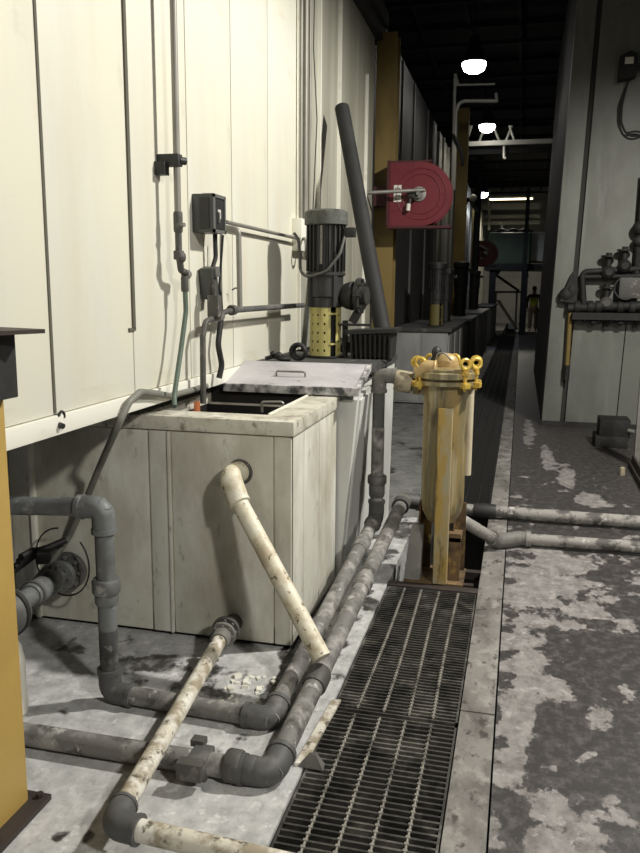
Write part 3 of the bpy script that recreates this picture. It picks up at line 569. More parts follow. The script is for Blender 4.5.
MB().box(fx - .19, fx + .20, fy - .12, fy - .08, -.05, -.004).box(fx - .19, fx + .27, fy + .10, fy + .15, -.05, -.004).build('trench_bearer', 'plate', FH)
MB().hexa([(fx - .19, fy - .15, .012), (fx - .10, fy - .15, .012), (fx - .10, fy - .05, .012), (fx - .19, fy - .05, .012)], [(fx - .17, fy - .02, .30), (fx - .10, fy - .02, .30), (fx - .10, fy + .02, .30), (fx - .17, fy + .02, .30)]).build('gusset', 'steel', FH, label='grey steel gusset')
# inlet union on the left
ux, uz = -.625, 1.095
MB().cyl((ux - .02, 4.43, uz + .05), (fx - .10, fy - .01, uz - .01), .036, 18).build('inlet_pipe', 'beige', FH)
collar(FH, (ux + .0, 4.43, uz + .04), (1, .1, -.15), .062, .10, 'beige', 'union'); collar(FH, (ux + .075, 4.435, uz + .02), (1, .1, -.15), .052, .04, 'vessel', 'union')

# ================================================================== YELLOW POST, LEFT FOREGROUND
e_ = onz(29, 805); px = e_.x; py = e_.y; zt2 = ony(5, 396, py).z
YP = thing('steel_post', 'thick yellow steel post at the left edge of the picture, on a dark base plate', 'post', (px - .11, py - .12, 0))
MB().box(px - .135, px, py - .23, py, .018, zt2, .006).build('post', 'yellow', YP)
MB().box(px - .30, px + .055, py - .30, py + .045, 0, .020, .004).build('base_plate', 'plate', YP)
for dy in (-.2, .02): MB().cyl((px + .028, py + dy, .02), (px + .028, py + dy, .035), .012, 6).build('anchor_bolt', 'plate', YP)
bx_ = ony(15.5, 360, py).x; zb1, zb2 = ony(15, 389, py).z, ony(15, 333, py).z
MB().box(max(bx_ - .20, -1.60), bx_, py - .20, py + .005, zt2 - .002, zb2, .004).build('head_bracket', 'black', YP)
tp = ony(45, 329, py + .02)
MB().prism([(-1.603, py - .2, zb2), (bx_, py - .22, zb2), (tp.x, py + .02, zb2), (-1.56, py + .09, zb2), (-1.603, py + .09, zb2)], (0, 0, .012)).build('top_plate', 'plate', YP)

# ================================================================== VALVE GROUP AT THE LEFT OF THE TANK
fc = ony(66, 572, 3.22)
VG = thing('pump_valve', 'grey flanged plastic valve and pipe on the tank front behind the yellow post', 'valve', (fc.x, 3.0, fc.z - .1))
en = ony(10, 610, 2.72); dv = (en - fc).normalized()
MB().cyl(fc - dv * .03, en, .043, 20).build('pipe', 'pvc_grey', VG)
flange(VG, V((fc.x, 3.235, fc.z)), dv, .093, .03, 'pvc_dark', 8); flange(VG, fc + dv * .06, dv, .075, .03, 'pvc_grey', 8)
collar(VG, fc.lerp(en, .32), dv, .058, .05, 'pvc_grey'); collar(VG, fc.lerp(en, .55), dv, .055, .12, 'pvc_grey'); collar(VG, fc.lerp(en, .62), dv, .062, .02, 'pvc_dark')
MB().lathe(en, dv, [(.085, -.02), (.10, 0), (.10, .06), (.08, .09)], 24).build('pump_head', 'pvc_dark', VG)
flange(VG, en + dv * .03, dv, .108, .025, 'black', 8)
m = MB()
for k in range(4):
    a = ony(12 + 3 * k, 572 - 5 * k, 3.0); c = ony(66 - 7 * k, 540 + 4 * k, 3.18); m.tube([a, a.lerp(c, .5) + V((0, 0, .02)), c], .016, .05, 10)
c = ony(44, 556, 3.08)
m.obox(c, .06, .10, .05, Matrix.Rotation(.5, 3, 'Z'), .008)
m.build('cable_bundle', 'black_rub', None, label='bundle of black hoses above the flanged valve behind the yellow post', category='hose')
MB().torus(ony(62, 562, 3.17), (.2, 1, .0), .165, .004, 36, 6, 0, 5.4).build('loose_wire', 'black_rub', None, label='thin loose loop of wire hanging around the flanged valve', category='wire')
cn = onz(19, 712); BT = thing('plastic_jug', 'pale dirty plastic container on the floor tucked behind the yellow post', 'container', (cn.x, 2.48, 0))
zh = ony(22, 640, 2.48).z
MB().lathe((cn.x - .01, 2.48, 0), (0, 0, 1), [(.045, 0), (.052, .01), (.052, zh * .7), (.04, zh * .9), (.022, zh)], 20).build('body', 'trimw', BT); MB().cyl((cn.x - .01, 2.48, zh), (cn.x - .01, 2.48, zh + .03), .026, 14).build('cap', 'black', BT)
# grey hose slung from the wall over the tank corner
pts = [onx(206, 386, -1.585), onx(190, 391, -1.58), onx(170, 396, -1.58), onx(152, 393, -1.575), onx(140, 392, -1.57), onx(129, 402, -1.572), onx(118, 425, -1.585), ony(100, 466, 3.12), ony(88, 495, 3.19), ony(70, 535, 3.235), ony(52, 562, 3.2), ony(36, 580, 3.14)]
MB().tube(pts, .0155, .06, 10).build('grey_hose', 'hose_grey', None, label='long grey hose slung over the tank corner and down behind the grey pipe', category='hose')

# ================================================================== ON THE CREAM WALL
xc = XW + .085
cb = onx(178, 218, xc); CT = thing('vertical_conduit', 'brownish grey vertical pipe up the cream wall with a dark clamp and valve', 'conduit', (xc, cb.y, cb.z))
yc = cb.y
MB().cyl((xc, yc, cb.z - .02), (xc, yc, ZT), .0155, 14).build('pipe', 'galv', CT)
zz = lambda y: onx(178, y, xc).z
collar(CT, (xc, yc, zz(222)), (0, 0, 1), .021, .09, 'fit_dark'); 
MB().cyl((xc, yc, zz(225)), (xc + .035, yc - .01, zz(225)), .010, 10).build('bleed_plug', 'steel', CT)
m = MB().tube([(xc, yc, cb.z), (xc, yc, zz(257)), (xc + .005, yc, zz(262)), (xc, yc + .02, zz(270)), (xc, yc + .11, zz(274))], .0155, .02, 12); m.build('bent_pipe', 'fit_dark', CT)
collar(CT, (xc, yc, zz(255)), (0, 0, 1), .024, .04, 'fit_dark', 'valve'); MB().sphere((xc + .01, yc, zz(257)), .028, (.8, 1, 1)).build('valve_ball', 'fit_dark', CT); collar(CT, (xc, yc + .08, zz(274)), (0, 1, 0), .022, .03, 'fit_mid', 'union')
collar(CT, (xc, yc + .06, zz(284)), (0, 0, 1), .018, .07, 'fit_dark', 'union')
MB().box(XW, xc + .02, yc - .03, yc + .02, zz(167), zz(155), .004).cyl((xc + .01, yc - .0, zz(161)), (xc + .028, yc + .03, zz(161)), .017, 12).build('clamp', 'black', CT)
MB().box(XW, XW + .05, yc - .055, yc - .005, zz(176), zz(163), .002).build('dark_block', 'black', CT)  # small black block on the wall, left of and below the clamp
MB().tube([(xc, yc + .06, zz(282)), (xc + .005, yc + .055, zz(312)), (xc, yc + .0, zz(350)), (xc + .01, yc - .11, zz(395)), (xc + .03, yc - .15, zz(403))], .012, .12, 10).build('green_hose', 'hose_green', None, label='green hose dropping from the wall valve to the open tank', category='hose')
# dark control box
xb = XW + .075
bl, br_ = onx(197, 235, XW), onx(213, 232, xb); b0 = onx(211, 193, xb + .03); b1 = onx(212, 232, xb + .03)
CB = thing('control_box', 'dark grey control box with a black recessed face on the cream wall', 'electrical box', (XW, b1.y + .07, b1.z))
MB().box(XW, xb + .03, b1.y, b1.y + .17, b1.z, b0.z, .006).build('housing', 'box_dark', CB)
fr = MB(); X0 = xb + .03; y0, y1 = b1.y, b1.y + .17
fr.box(XW + .06, X0 + .004, y0 - .004, y0, b1.z, b0.z).build('front_plate', 'box_dark', CB)
MB().box(XW + .045, X0 - .012, y0 - .010, y0 - .003, b1.z + .018, b0.z - .02).build('recess', 'black', CB)
# the box's end face towards us carries switch and sticker
MB().box(X0, X0 + .004, y0 + .03, y0 + .15, b1.z + .02, b0.z - .02).build('cover', 'black', CB)
MB().box(X0 + .004, X0 + .008, y0 + .07, y0 + .105, b1.z + .07, b1.z + .115).build('sticker', 'labelw', CB); MB().box(X0 + .004, X0 + .016, y0 + .06, y0 + .075, b1.z + .05, b1.z + .10).build('switch', 'box_face', CB)
m = MB().box(X0, X0 + .010, y0, y0 + .025, b1.z, b0.z).box(X0, X0 + .010, y0 + .155, y0 + .17, b1.z, b0.z).box(X0, X0 + .010, y0, y0 + .17, b0.z - .016, b0.z).box(X0, X0 + .010, y0, y0 + .17, b1.z, b1.z + .016); m.build('rim', 'box_face', CB)
sw = onx(212, 283, XW + .06); SB = thing('switch_box', 'tilted small dark switch box with cables hanging below the control box', 'electrical box', (sw.x, sw.y, sw.z - .1))
rt_ = Matrix.Rotation(.18, 3, 'X')
MB().obox((XW + .045, sw.y, sw.z), .07, .075, .16, rt_, .006).build('housing', 'box_dark', SB); MB().obox((XW + .085, sw.y, sw.z + .055), .02, .055, .05, rt_, .004).build('cover', 'box_face', SB)
t1 = onx(215, 235, XW + .06)
m = MB().tube([(XW + .06, t1.y, b1.z), (XW + .06, t1.y + .005, sw.z + .13), (XW + .05, sw.y + .01, sw.z + .05)], .012, .05, 10); m.tube([(XW + .08, t1.y + .06, b1.z), (XW + .06, t1.y + .05, sw.z - .02), (XW + .06, t1.y + .08, sw.z - .12)], .007, .05, 8); m.build('cables', 'black_rub', SB)
MB().tube([onx(219, 292, XW + .04), onx(221, 318, XW + .05), onx(218, 345, XW + .05), onx(222, 365, XW + .06), onx(219, 378, XW + .05)], .016, .08, 10).build('black_cable', 'black_rub', None, label='thick black cable running down the wall to the white lid', category='cable')
# horizontal conduits
h0, h1 = onx(228, 222, XW + .06), onx(297, 237, XW + .03)
MB().cyl((XW + .05, h0.y, h0.z), (XW + .05, h1.y + .05, h0.z - .0), .011, 12).build('box_conduit', 'galv', None, label='thin upper conduit running right from the control box along the cream wall', category='conduit')
vA, vB = onx(242, 236, XW + .03), onx(245, 308, XW + .11)
zl = onx(236, 310, XW + .11).z; yl = onx(236, 310, XW + .11).y
WPp = thing('branch_pipe', 'grey pipe along the wall to the pump with brass union and upright branch', 'pipe', (XW + .08, yl, zl))
MB().cyl((XW + .10, yl - .02, zl), (XW + .10, 5.5, zl), .017, 12).build('pipe', 'pvc_dark', WPp)
MB().tube([(XW + .10, yl + .09, zl), (XW + .10, yl + .08, vA.z + .02), (XW, yl + .08, vA.z + .03)], .015, .03, 12).build('upright_branch', 'galv', WPp)
lo = onx(200, 318, XW + .05)
MB().tube([(XW + .10, yl + .02, zl), (XW + .10, yl - .12, zl - .005), (XW + .08, yl - .36, zl - .05), (XW + .08, yl - .40, zl - .12), (XW + .08, yl - .41, 1.075)], .015, .03, 12).build('drop_pipe', 'fit_dark', WPp)
collar(WPp, (XW + .10, yl - .03, zl), (0, 1, 0), .028, .05, 'fit_dark', 'union'); collar(WPp, (XW + .09, yl - .2, zl - .03), (0, 1, .1), .024, .06, 'fit_mid', 'union'); MB().box(XW + .06, XW + .12, yl - .29, yl - .23, zl - .03, zl + .08, .006).cyl((XW + .09, yl - .26, zl + .08), (XW + .09, yl - .26, zl + .15), .012, 10).build('valve', 'fit_dark', WPp)
MB().tube([onx(232, 290, XW + .03), onx(237, 287, XW + .05), onx(238, 292, XW + .06)], .004, .01, 6).build('wire_stub', 'black_rub', WPp)
# beige panel beside the pump
pb = onx(292, 245, XW); pt = onx(292, 218, XW)
EP = thing('wall_panel_box', 'narrow beige box on the wall just left of the pump motor top', 'electrical box', (XW, pb.y + .2, pb.z))
MB().box(XW, XW + .07, pb.y, pb.y + .42, pb.z - .04, pt.z, .005).build('housing', 'trimw', EP); MB().torus((XW + .08, pb.y + .03, pb.z - .02), (1, .5, 0), .07, .009, 20, 8).build('conduit_loop', 'galv', EP)
m = MB()
for dy, r_ in ((.10, .012), (.22, .018), (.34, .010)): m.cyl((XW + .035, pb.y + dy, pt.z), (XW + .035, pb.y + dy, ZT), r_, 10)
m.build('riser_conduits', 'galv', EP); MB().tube([(XW + .03, pb.y + .45, pt.z - .02), (XW + .05, pb.y + .5, 2.9), (XW + .03, pb.y + .46, 3.4), (XW + .03, pb.y + .5, ZT)], .005, .2, 6).build('loose_cable', 'black_rub', EP)
hk = onx(57, 420, XW); MB().torus((XW + .012, hk.y + .012, hk.z + .012), (1, 0, 0), .018, .005, 14, 6, -1.2, 2.2).cyl((XW, hk.y, hk.z - .015), (XW + .03, hk.y - .01, hk.z - .02), .011, 8).build('wall_hook', 'black', None, label='small black hook at the lower edge of the cream wall', category='hook')
# big black duct leaning in the corner
d0 = ony(386, 357, 5.43); d0.z = 1.235; d1 = ony(342, 108, 6.45)
MB().cyl(d0, d1, .058, 24).build('leaning_duct', 'duct', None, label='thick dark plastic pipe leaning against the wall behind the pump', category='pipe')

# ================================================================== COLUMNS AND REELS
def column(x0, x1, y, z1, label, m, name='steel_column'):
    r = thing(name, label, 'column', ((x0 + x1) / 2, y, 0), 'yellow columns along the left wall'); w = .016
    MB().box(x0, x1, y, y + w, 0, z1).build('front_flange', m, r); MB().box(x0, x1, y + .20, y + .216, 0, z1).box((x0 + x1) / 2 - .006, (x0 + x1) / 2 + .006, y + w, y + .2, 0, z1).build('web', m, r)
ca, cbb = ony(374, 200, 8.75), ony(394, 200, 8.75)
column(ca.x, cbb.x, 8.75, 4.3, 'dull yellow steel column left of the near red reel', 'yellow_dull')
c2a, c2b = ony(455, 200, 17.5), ony(466, 200, 17.5); column(c2a.x, c2b.x, 17.5, ony(460, 108, 17.5).z, 'orange yellow column standing just right of the near red reel', 'yellow')
c3a, c3b = ony(473, 200, 27), ony(479, 200, 27); column(c3a.x, c3b.x, 27, ony(476, 208, 27).z, 'far narrow yellow column behind the lamp on the wall', 'yellow_dull')
MB().box(-1.85, -1.66, 8.62, 8.72, 0, 6.5).build('dark_column', 'rwall_dark', None, label='dark steel upright between the cream wall and the dull yellow column', category='column')
m = MB(); c4 = ony(478, 200, 23)
m.cyl((c4.x, 23, 0), (c4.x, 23, ony(478, 150, 23).z), .09, 12); m.build('grey_column', 'rwall_dark', None, label='thin grey upright under the second lamp down the aisle', category='column')

def reel(root, cx, y, cz, r, m='red', fine=True):
    d = .16; xl_ = cx - r * 1.02; nseg = 28
    poly = [(xl_, y, cz - r), (xl_, y, cz + r)] + [(cx + r * sin(pi * k / nseg) * .98, y, cz + r * cos(pi * k / nseg)) for k in range(nseg + 1)]
    MB().prism(poly, (0, .012, 0)).build('side_plate', m, root)
    MB().prism([(p[0], y + d, p[2]) for p in poly], (0, .012, 0)).build('side_plate', m, root)
    MB().lathe((cx, y + .012, cz), (0, 1, 0), [(r * .86, 0), (r * .86, d - .012)], 28).build('drum', 'red_dark', root)
    MB().box(xl_ - .02, cx + r * .98, y - .02, y + d + .03, cz - r - .025, cz - r).box(xl_ - .03, xl_, y - .02, y + d + .03, cz - r, cz + r + .02).box(xl_, cx + .1, y + .0, y + d + .02, cz + r, cz + r + .018).build('frame', 'red_dark', root)
    pl = MB(); pl.torus((cx, y - .001, cz), (0, 1, 0), r * .62, .006, 40, 6).torus((cx, y - .001, cz), (0, 1, 0), r * .80, .006, 40, 6)
    for k in range(5): a = -1.2 + k * .6; pl.obox((cx + r * .71 * cos(a), y - .002, cz + r * .71 * sin(a)), r * .18, .006, .01, Matrix.Rotation(-a, 3, 'Y'))
    pl.box(cx - r * .26, cx - r * .24, y - .004, y, cz - r, cz + r).box(xl_, cx - r * .24, y - .006, y, cz - r * .52, cz - r * .49)
    pl.build('pressed_ribs', m, root)
    h = MB().lathe((cx - .02, y, cz), (0, -1, 0), [(.075, 0), (.075, .015), (.045, .02), (.045, .06), (.02, .062), (.02, .09)], 18).build('hub', 'steel', root)
    MB().obox((cx - .07, y - .04, cz - .01), .10, .06, .07, Matrix.Rotation(.4, 3, 'Y'), .006).tube([(cx - .10, y - .04, cz - .03), (cx - .12, y - .045, cz - .14)], .016, 0, 8).build('swivel', 'black', h)
    MB().cyl((cx - .12, y - .045, cz - .10), (cx - .125, y - .045, cz - .17), .022, 10).build('handle_grip', 'labelw', h)
ry = 8.5; rc = ony(421, 194, ry); rr = .5 * (ony(421, 162, ry).z - ony(421, 226, ry).z)
RR = thing('hose_reel', 'large red hose reel with a rounded side, fixed by the yellow column', 'hose reel', (rc.x, ry, rc.z - rr), 'red hose reels')
reel(RR, rc.x, ry, rc.z, rr)
st = ony(398, 193, ry - .004); MB().box(st.x - .045, st.x + .035, ry - .005, ry, st.z - .09, st.z + .08).build('sticker', 'labelw', RR)
m = MB()
for k in range(4): m.box(st.x - .035, st.x + .025, ry - .0065, ry - .005, st.z - .07 + .036 * k, st.z - .055 + .036 * k)
m.build('sticker_print', 'steel', RR)
rd0 = ony(363, 193, ry - .2); rd1 = ony(425, 190, ry - .06); MB().cyl(rd0, rd1, .020, 10).build('supply_rod', 'steel', RR); 
MB().box(ca.x + .02, rc.x - rr, ry + .12, 8.75, rc.z - .1, rc.z + .1).build('mounting_arm', 'red_dark', RR)
ry2 = 24.0; rc2 = ony(486, 253.5, ry2); R2 = thing('hose_reel', 'small far red reel with a pale slanting rod, in front of the green vat', 'hose reel', (rc2.x, ry2, rc2.z - .35), 'red hose reels')
reel(R2, rc2.x, ry2, rc2.z, .35)
MB().cyl(ony(474, 242, ry2 - .3), ony(488, 250, ry2 - .06), .03, 8).build('supply_rod', 'bracketw', R2); MB().cyl((rc2.x - .30, ry2 + .1, 0), (rc2.x - .30, ry2 + .1, rc2.z), .05, 10).build('stand_pole', 'black', R2)

# ================================================================== MORE TANKS DOWN THE LINE
def far_tank(x0, x1, y0, y1, z1, label, mbody, mtop, np=3):
    t = thing('process_tank', label, 'tank', ((x0 + x1) / 2, (y0 + y1) / 2, 0), 'tanks along the left wall')
    MB().box(x0, x1, y0, y1, .02, z1 - .05, .006).build('tank_body', mbody, t)
    m = MB()
    for k in range(np): a = y0 + (y1 - y0) * (k + .1) / np; m.box(x1 - .01, x1 + .012, a, a + (y1 - y0) * .8 / np, .05, z1 - .08, .003)
    m.box(x0 + .05, (x0 + x1) / 2 - .02, y0 - .012, y0 + .01, .05, z1 - .08, .003).box((x0 + x1) / 2 + .02, x1 - .02, y0 - .012, y0 + .01, .05, z1 - .08, .003)
    m.build('panels', mbody, t); MB().box(x0 - .02, x1 + .05, y0 - .04, y1, z1 - .05, z1, .006).build('lid', mtop, t)
    return t
far_tank(-1.78, -.99, 11.4, 14.6, 1.10, 'third tank along the wall, pale front seen behind the yellow filter', 'tank_far', 'grime')
far_tank(-1.45, -.93, 15.2, 17.3, 1.12, 'fourth tank along the wall, dark sided with a pale top', 'box_dark', 'tank_far')
far_tank(-1.42, -.90, 18.2, 22.7, 1.14, 'fifth tank along the wall, small pale sides in the distance', 'tank_far', 'tank_far')
far_tank(-1.42, -.88, 24.7, 30.0, 1.16, 'farthest tank along the wall, in front of the green vat stand', 'tank_far', 'grime')
for i, (x, y, z, s, l) in enumerate(((-1.25, 12.2, 1.10, 1.0, 'shadowy pump motor on the third tank, below the near red reel'), (-1.28, 14.0, 1.10, .95, 'black pump motor at the back end of the third tank'), (-1.22, 16.6, 1.12, 1.15, 'black pump motor on the fourth tank below the orange yellow column'), (-1.2, 21.2, 1.14, 1.05, 'small distant pump motor on the fifth tank'))):
    p = thing('vertical_pump', l, 'pump', (x, y, z + .003), 'black pump motors on the far tanks'); pump(p, (x, y, z + .003), s, 'vessel_dark' if i == 0 else 'black', 'black', 'black', False)

# ================================================================== LAMPS, TRUSS, WALL BRACKETS
def lamp(x, y, z, r, label, m, long=False):
    t = thing('ceiling_lamp', label, 'lamp', (x, y, z), 'lamps over the aisle')
    if long:
        MB().box(x - .9, x + .9, y - .1, y + .1, z + .02, z + .10, .01).build('housing', 'bracketw', t); MB().box(x - .85, x + .85, y - .07, y + .07, z - .03, z + .02, .02).build('tube', m, t)
    else:
        MB().lathe((x, y, z + .06), (0, 0, 1), [(r, 0), (r * .9, .10), (r * .45, .28), (r * .4, .40), (.02, .42)], 20).build('housing', 'near_black', t)
        MB().lathe((x, y, z), (0, 0, 1), [(r * .5, -.09), (r * .85, -.05), (r * 1.02, .02), (r * 1.02, .06), (r * .5, .07)], 20).build('lens', m, t)
    MB().cyl((x, y, z + (.10 if long else .4)), (x, y, 6.55), .012, 6).build('suspension_rod', 'black', t)
    return t
def light(name, loc, e, col=(1, .95, .86), r=.15):
    d = bpy.data.lights.new(name, 'SPOT'); d.spot_size = radians(164); d.spot_blend = .3; d.energy = e; d.color = col; d.shadow_soft_size = r; o = bpy.data.objects.new(name, d); COL.objects.link(o); o.location = loc; return o
LY = (13.7, 18.9); LZ = 5.5
for (lx_, ly_), yy, r_, l in (((474, 67), 13.7, .19, 'brightest ceiling lamp, highest over the aisle'), ((487, 128), 18.9, .18, 'second ceiling lamp, just above the pale roof truss')):
    p = ony(lx_, ly_, yy); lamp(p.x, p.y, p.z, r_, l, 'lamp'); light('aisle_lamp_light', (p.x, p.y, p.z - .2), 25)
p = ony(482, 195, 27); lamp(p.x, p.y, p.z, .2, 'small cold white lamp far down the aisle near the wall', 'lamp_cold'); light('cold_lamp_light', (p.x, p.y, p.z - .2), 60, (.8, .88, 1))
p = ony(511, 199, 34); lamp(p.x, p.y, p.z, .2, 'long warm tube lamp over the far end of the aisle', 'lamp_warm', True); light('tube_lamp_light', (p.x, p.y, p.z - .25), 260, (1, .94, .80))
wl = ony(468, 198, 19.3); t = thing('wall_lamp', 'twin headed emergency lamp on the pale far wall behind the orange yellow column', 'lamp', (-1.40, 20, wl.z))
a, c = ony(463, 200, 18.6), ony(473, 198, 18.6)
MB().sphere(a, .085).sphere(c, .085).build('heads', 'bracketw', t); MB().cyl(a, c, .02, 8).tube([ony(468, 198, 18.62), ony(461, 212, 18.62)], .05, 0, 8).tube([ony(469, 198, 18.62), ony(477, 212, 18.62)], .04, 0, 8).build('bracket', 'black', t); MB().cyl(ony(468, 199, 18.62), (-1.5, 18.9, wl.z), .025, 8).build('mount', 'black', t)
# white truss across the roof
ty = 19.6; t0, t1 = ony(461, 144, ty), ony(521, 142, ty); TR = thing('roof_truss', 'pale lattice truss crossing the dark roof below the second lamp', 'truss', ((t0.x + t1.x) / 2, ty, t0.z))
MB().box(t0.x, t1.x + 1.5, ty, ty + .09, t0.z - .05, t0.z + .05).build('bottom_chord', 'bracketw', TR)
zt3 = 6.5
for a, b in ((466, 471), (479, 484), (500, 494), (505, 511), (515, 510)):
    pa = ony(a, 143, ty + .05); pc = ony(b, 128, ty + .05); k = (zt3 - pa.z) / (pc.z - pa.z) if pc.z > pa.z else 1; MB().cyl(pa, pa.lerp(pc, min(k, 1.15)), .028, 6).build('diagonal', 'bracketw', TR)
MB().box(t0.x - .2, t1.x + 1.5, ty + .15, ty + .3, t0.z - .22, t0.z - .1).build('dark_beam', 'joist', TR)
a = ony(504, 146, ty); MB().tube([a, ony(504, 158, ty), ony(506, 158, ty)], .03, .02, 8).build('drop_pipe', 'bracketw', TR)
# white bent pipe bracket
by = 15.6; BK = thing('pipe_bracket', 'white bent pipe rising past the reel and arching out under the brightest lamp', 'pipe', (ony(455, 200, by).x, by, 3))
MB().tube([ony(454, 190, by), ony(456, 112, by), ony(459, 103, by), ony(465, 101, by), ony(497, 101, by)], .035, .1, 10).tube([ony(496, 93, by), ony(497, 102, by)], .03, 0, 8).build('arch', 'bracketw', BK)
MB().tube([ony(452, 205, by), ony(455, 78, by)], .03, 0, 8).tube([ony(455, 85, by), ony(495, 84, by)], .02, 0, 8).tube([ony(455, 74, by), ony(458, 85, by)], .03, 0, 8).build('upright', 'bracketw', BK)
MB().tube([ony(453, 134, by - .1), ony(460, 148, by - .1), ony(463, 160, by - .1), ony(462, 166, by - .1)], .03, .1, 8).build('hanging_cable', 'black_rub', BK)
MB().tube([(-1.5, by + .05, ony(454, 185, by).z), (ony(454, 185, by).x, by, ony(454, 185, by).z)], .02, 0, 8).build('wall_tie', 'bracketw', BK)

# ================================================================== FAR END
gy = 31.0; g0, g1 = ony(488, 264, gy), ony(548, 232, gy)
GT = thing('raised_vat', 'big ribbed green vat raised on a black stand at the far end of the aisle', 'vat', ((g0.x + g1.x) / 2, gy + 1, 0))
xs = [ony(x, 250, gy).x for x in (488, 531, 549)]
m = MB().box(xs[0], xs[1], gy, gy + 2.4, g0.z, g1.z, .05)
n = 12
for k in range(n): x = xs[0] + (xs[1] - xs[0]) * (k + .5) / n; m.box(x - .02, x + .02, gy - .04, gy + .01, g0.z + .05, g1.z - .1)
m.build('vat_body', 'green', GT); MB().box(xs[1], xs[2], gy + .1, gy + 2.4, g0.z + .1, g1.z, .02).build('white_end', 'trimw', GT, label='white end section')
MB().box(xs[0] - .1, xs[2], gy - .15, gy + 2.5, g0.z - .22, g0.z).build('stand_deck', 'black', GT)
for x in (492, 524): 
    a = ony(x, 290, gy + .1); MB().box(a.x - .12, a.x + .12, gy, gy + .24, 0, g0.z - .2).build('stand_leg', 'black', GT)
a, c = ony(499, 266, gy + .1), ony(493, 276, gy + .1); MB().prism([ony(496, 267, gy + .1), ony(504, 267, gy + .1), ony(495, 279, gy + .1), ony(493, 279, gy + .1)], (0, .1, 0)).prism([ony(527, 267, gy + .1), ony(519, 267, gy + .1), ony(526, 277, gy + .1), ony(529, 277, gy + .1)], (0, .1, 0)).build('knee_brace', 'black', GT)
m = MB()
for k in range(9): x = xs[0] + .3 + (xs[1] - xs[0] - .4) * k / 8; m.sphere((x, gy + .5, g1.z + .02 + .05 * (k % 3 == 1)), .2, (1, .8, .55), 10)
m.build('heaped_contents', 'grime', GT)
fb = 37.0
m = MB()
for yy, h in ((207, 5), (217, 3), (223, 3)): a, c = ony(478, yy, fb), ony(540, yy - 1, fb); m.box(a.x, c.x, fb, fb + .2, a.z - h * .025, a.z + h * .025)
m.cyl(ony(489, 190, fb), ony(489, 230, fb), .06, 8).cyl(ony(502, 222, fb), ony(502, 230, fb), .05, 8)
m.build('crane_beam', 'farwall', None, label='pale horizontal crane beams under the far warm tube lamp', category='beam')
gr = thing('guard_rail', 'low rail with a slanting stair stringer below the green vat', 'railing', (ony(510, 320, 33).x, 33, 0))
MB().tube([ony(493, 292, 33), ony(524, 292, 33)], .04, 0, 8).build('rail', 'steel', gr); MB().cyl(ony(496, 275, 32.6), ony(519, 291, 32.6), .05, 8).build('brace', 'black', gr)
MB().prism([onz(515, 329, 0.02), onz(519, 329, 0.02), ony(500, 300, 33), ony(496, 300, 33)], (0, .3, 0)).build('stringer', 'farwall', gr)
for x in (496, 517): a = ony(x, 292, 33); MB().cyl((a.x, 33, 0), (a.x, 33, a.z), .04, 8).build('post', 'steel', gr)
cl = ony(525.5, 250, 30.4); MB().box(cl.x - .07, cl.x + .07, 30.3, 30.44, 0, ony(525, 188, 30.4).z).build('dark_upright', 'rwall_dark', None, label='dark upright column in front of the green vat beside the worker', category='column')
# worker
wy = 33.2; wp = onz(532, 328.5); wx = ony(533.5, 310, wy).x
W = thing('person', 'person in a yellow hi-vis vest and tan trousers standing by the green vat stand', 'person', (wx, wy, 0))
def figure(name, pts, edges, m, parent, sub=1):
    me = bpy.data.meshes.new(name); me.from_pydata([V(p[:3]) + V((wx, wy, 0)) - W.location for p in pts], edges, []); o = bpy.data.objects.new(name, me); COL.objects.link(o); o.parent = parent
    me.materials.append(M[m]); s = o.modifiers.new('s', 'SKIN')
    for i, p in enumerate(pts): me.skin_vertices[0].data[i].radius = (p[3], p[3] * (p[4] if len(p) > 4 else 1)); 
    me.skin_vertices[0].data[0].use_root = True
    u = o.modifiers.new('u', 'SUBSURF'); u.levels = sub; u.render_levels = 2; s.use_smooth_shade = True
    return o
body = figure('body', [(0, 0, .98, .15, .75), (0, 0, 1.2, .14, .75), (0, 0, 1.42, .16, .65), (0, 0, 1.52, .06), (0, -.01, 1.60, .085), (0, -.01, 1.74, .08), (.20, 0, 1.42, .06), (.26, .02, 1.14, .045), (.25, -.08, .90, .035), (.25, -.10, .80, .035), (-.20, 0, 1.42, .06), (-.27, .02, 1.14, .045), (-.24, -.06, .90, .035), (-.24, -.08, .80, .035), (.10, 0, .92, .09), (.11, -.01, .50, .065), (.11, .02, .10, .05), (.12, -.12, .05, .045), (-.10, 0, .92, .09), (-.11, .02, .50, .065), (-.12, .04, .10, .05), (-.13, -.10, .05, .045)],
    [(0, 1), (1, 2), (2, 3), (3, 4), (4, 5), (2, 6), (6, 7), (7, 8), (8, 9), (2, 10), (10, 11), (11, 12), (12, 13), (0, 14), (14, 15), (15, 16), (16, 17), (0, 18), (18, 19), (19, 20), (20, 21)], 'skin', W)
figure('vest', [(0, 0, .96, .185, .8), (0, 0, 1.2, .175, .8), (0, 0, 1.45, .19, .72)], [(0, 1), (1, 2)], 'vest', W)
figure('trousers', [(0, 0, .95, .165, .8), (.105, 0, .86, .105), (.115, -.01, .50, .085), (.115, .02, .10, .075), (-.105, 0, .86, .105), (-.115, .02, .50, .085), (-.125, .04, .10, .075)], [(0, 1), (1, 2), (2, 3), (0, 4), (4, 5), (5, 6)], 'cloth', W)
figure('sleeves', [(0, .02, 1.43, .14, .6), (.21, 0, 1.42, .075), (.27, .02, 1.12, .06), (.255, -.07, .93, .05), (-.21, 0, 1.42, .075), (-.28, .02, 1.12, .06), (-.245, -.05, .93, .05)], [(0, 1), (1, 2), (2, 3), (0, 4), (4, 5), (5, 6)], 'rwall_dark', W)
MB().sphere((wx, wy + .005, 1.72), .105, (.92, 1.05, .9)).build('hair', 'hair', W)

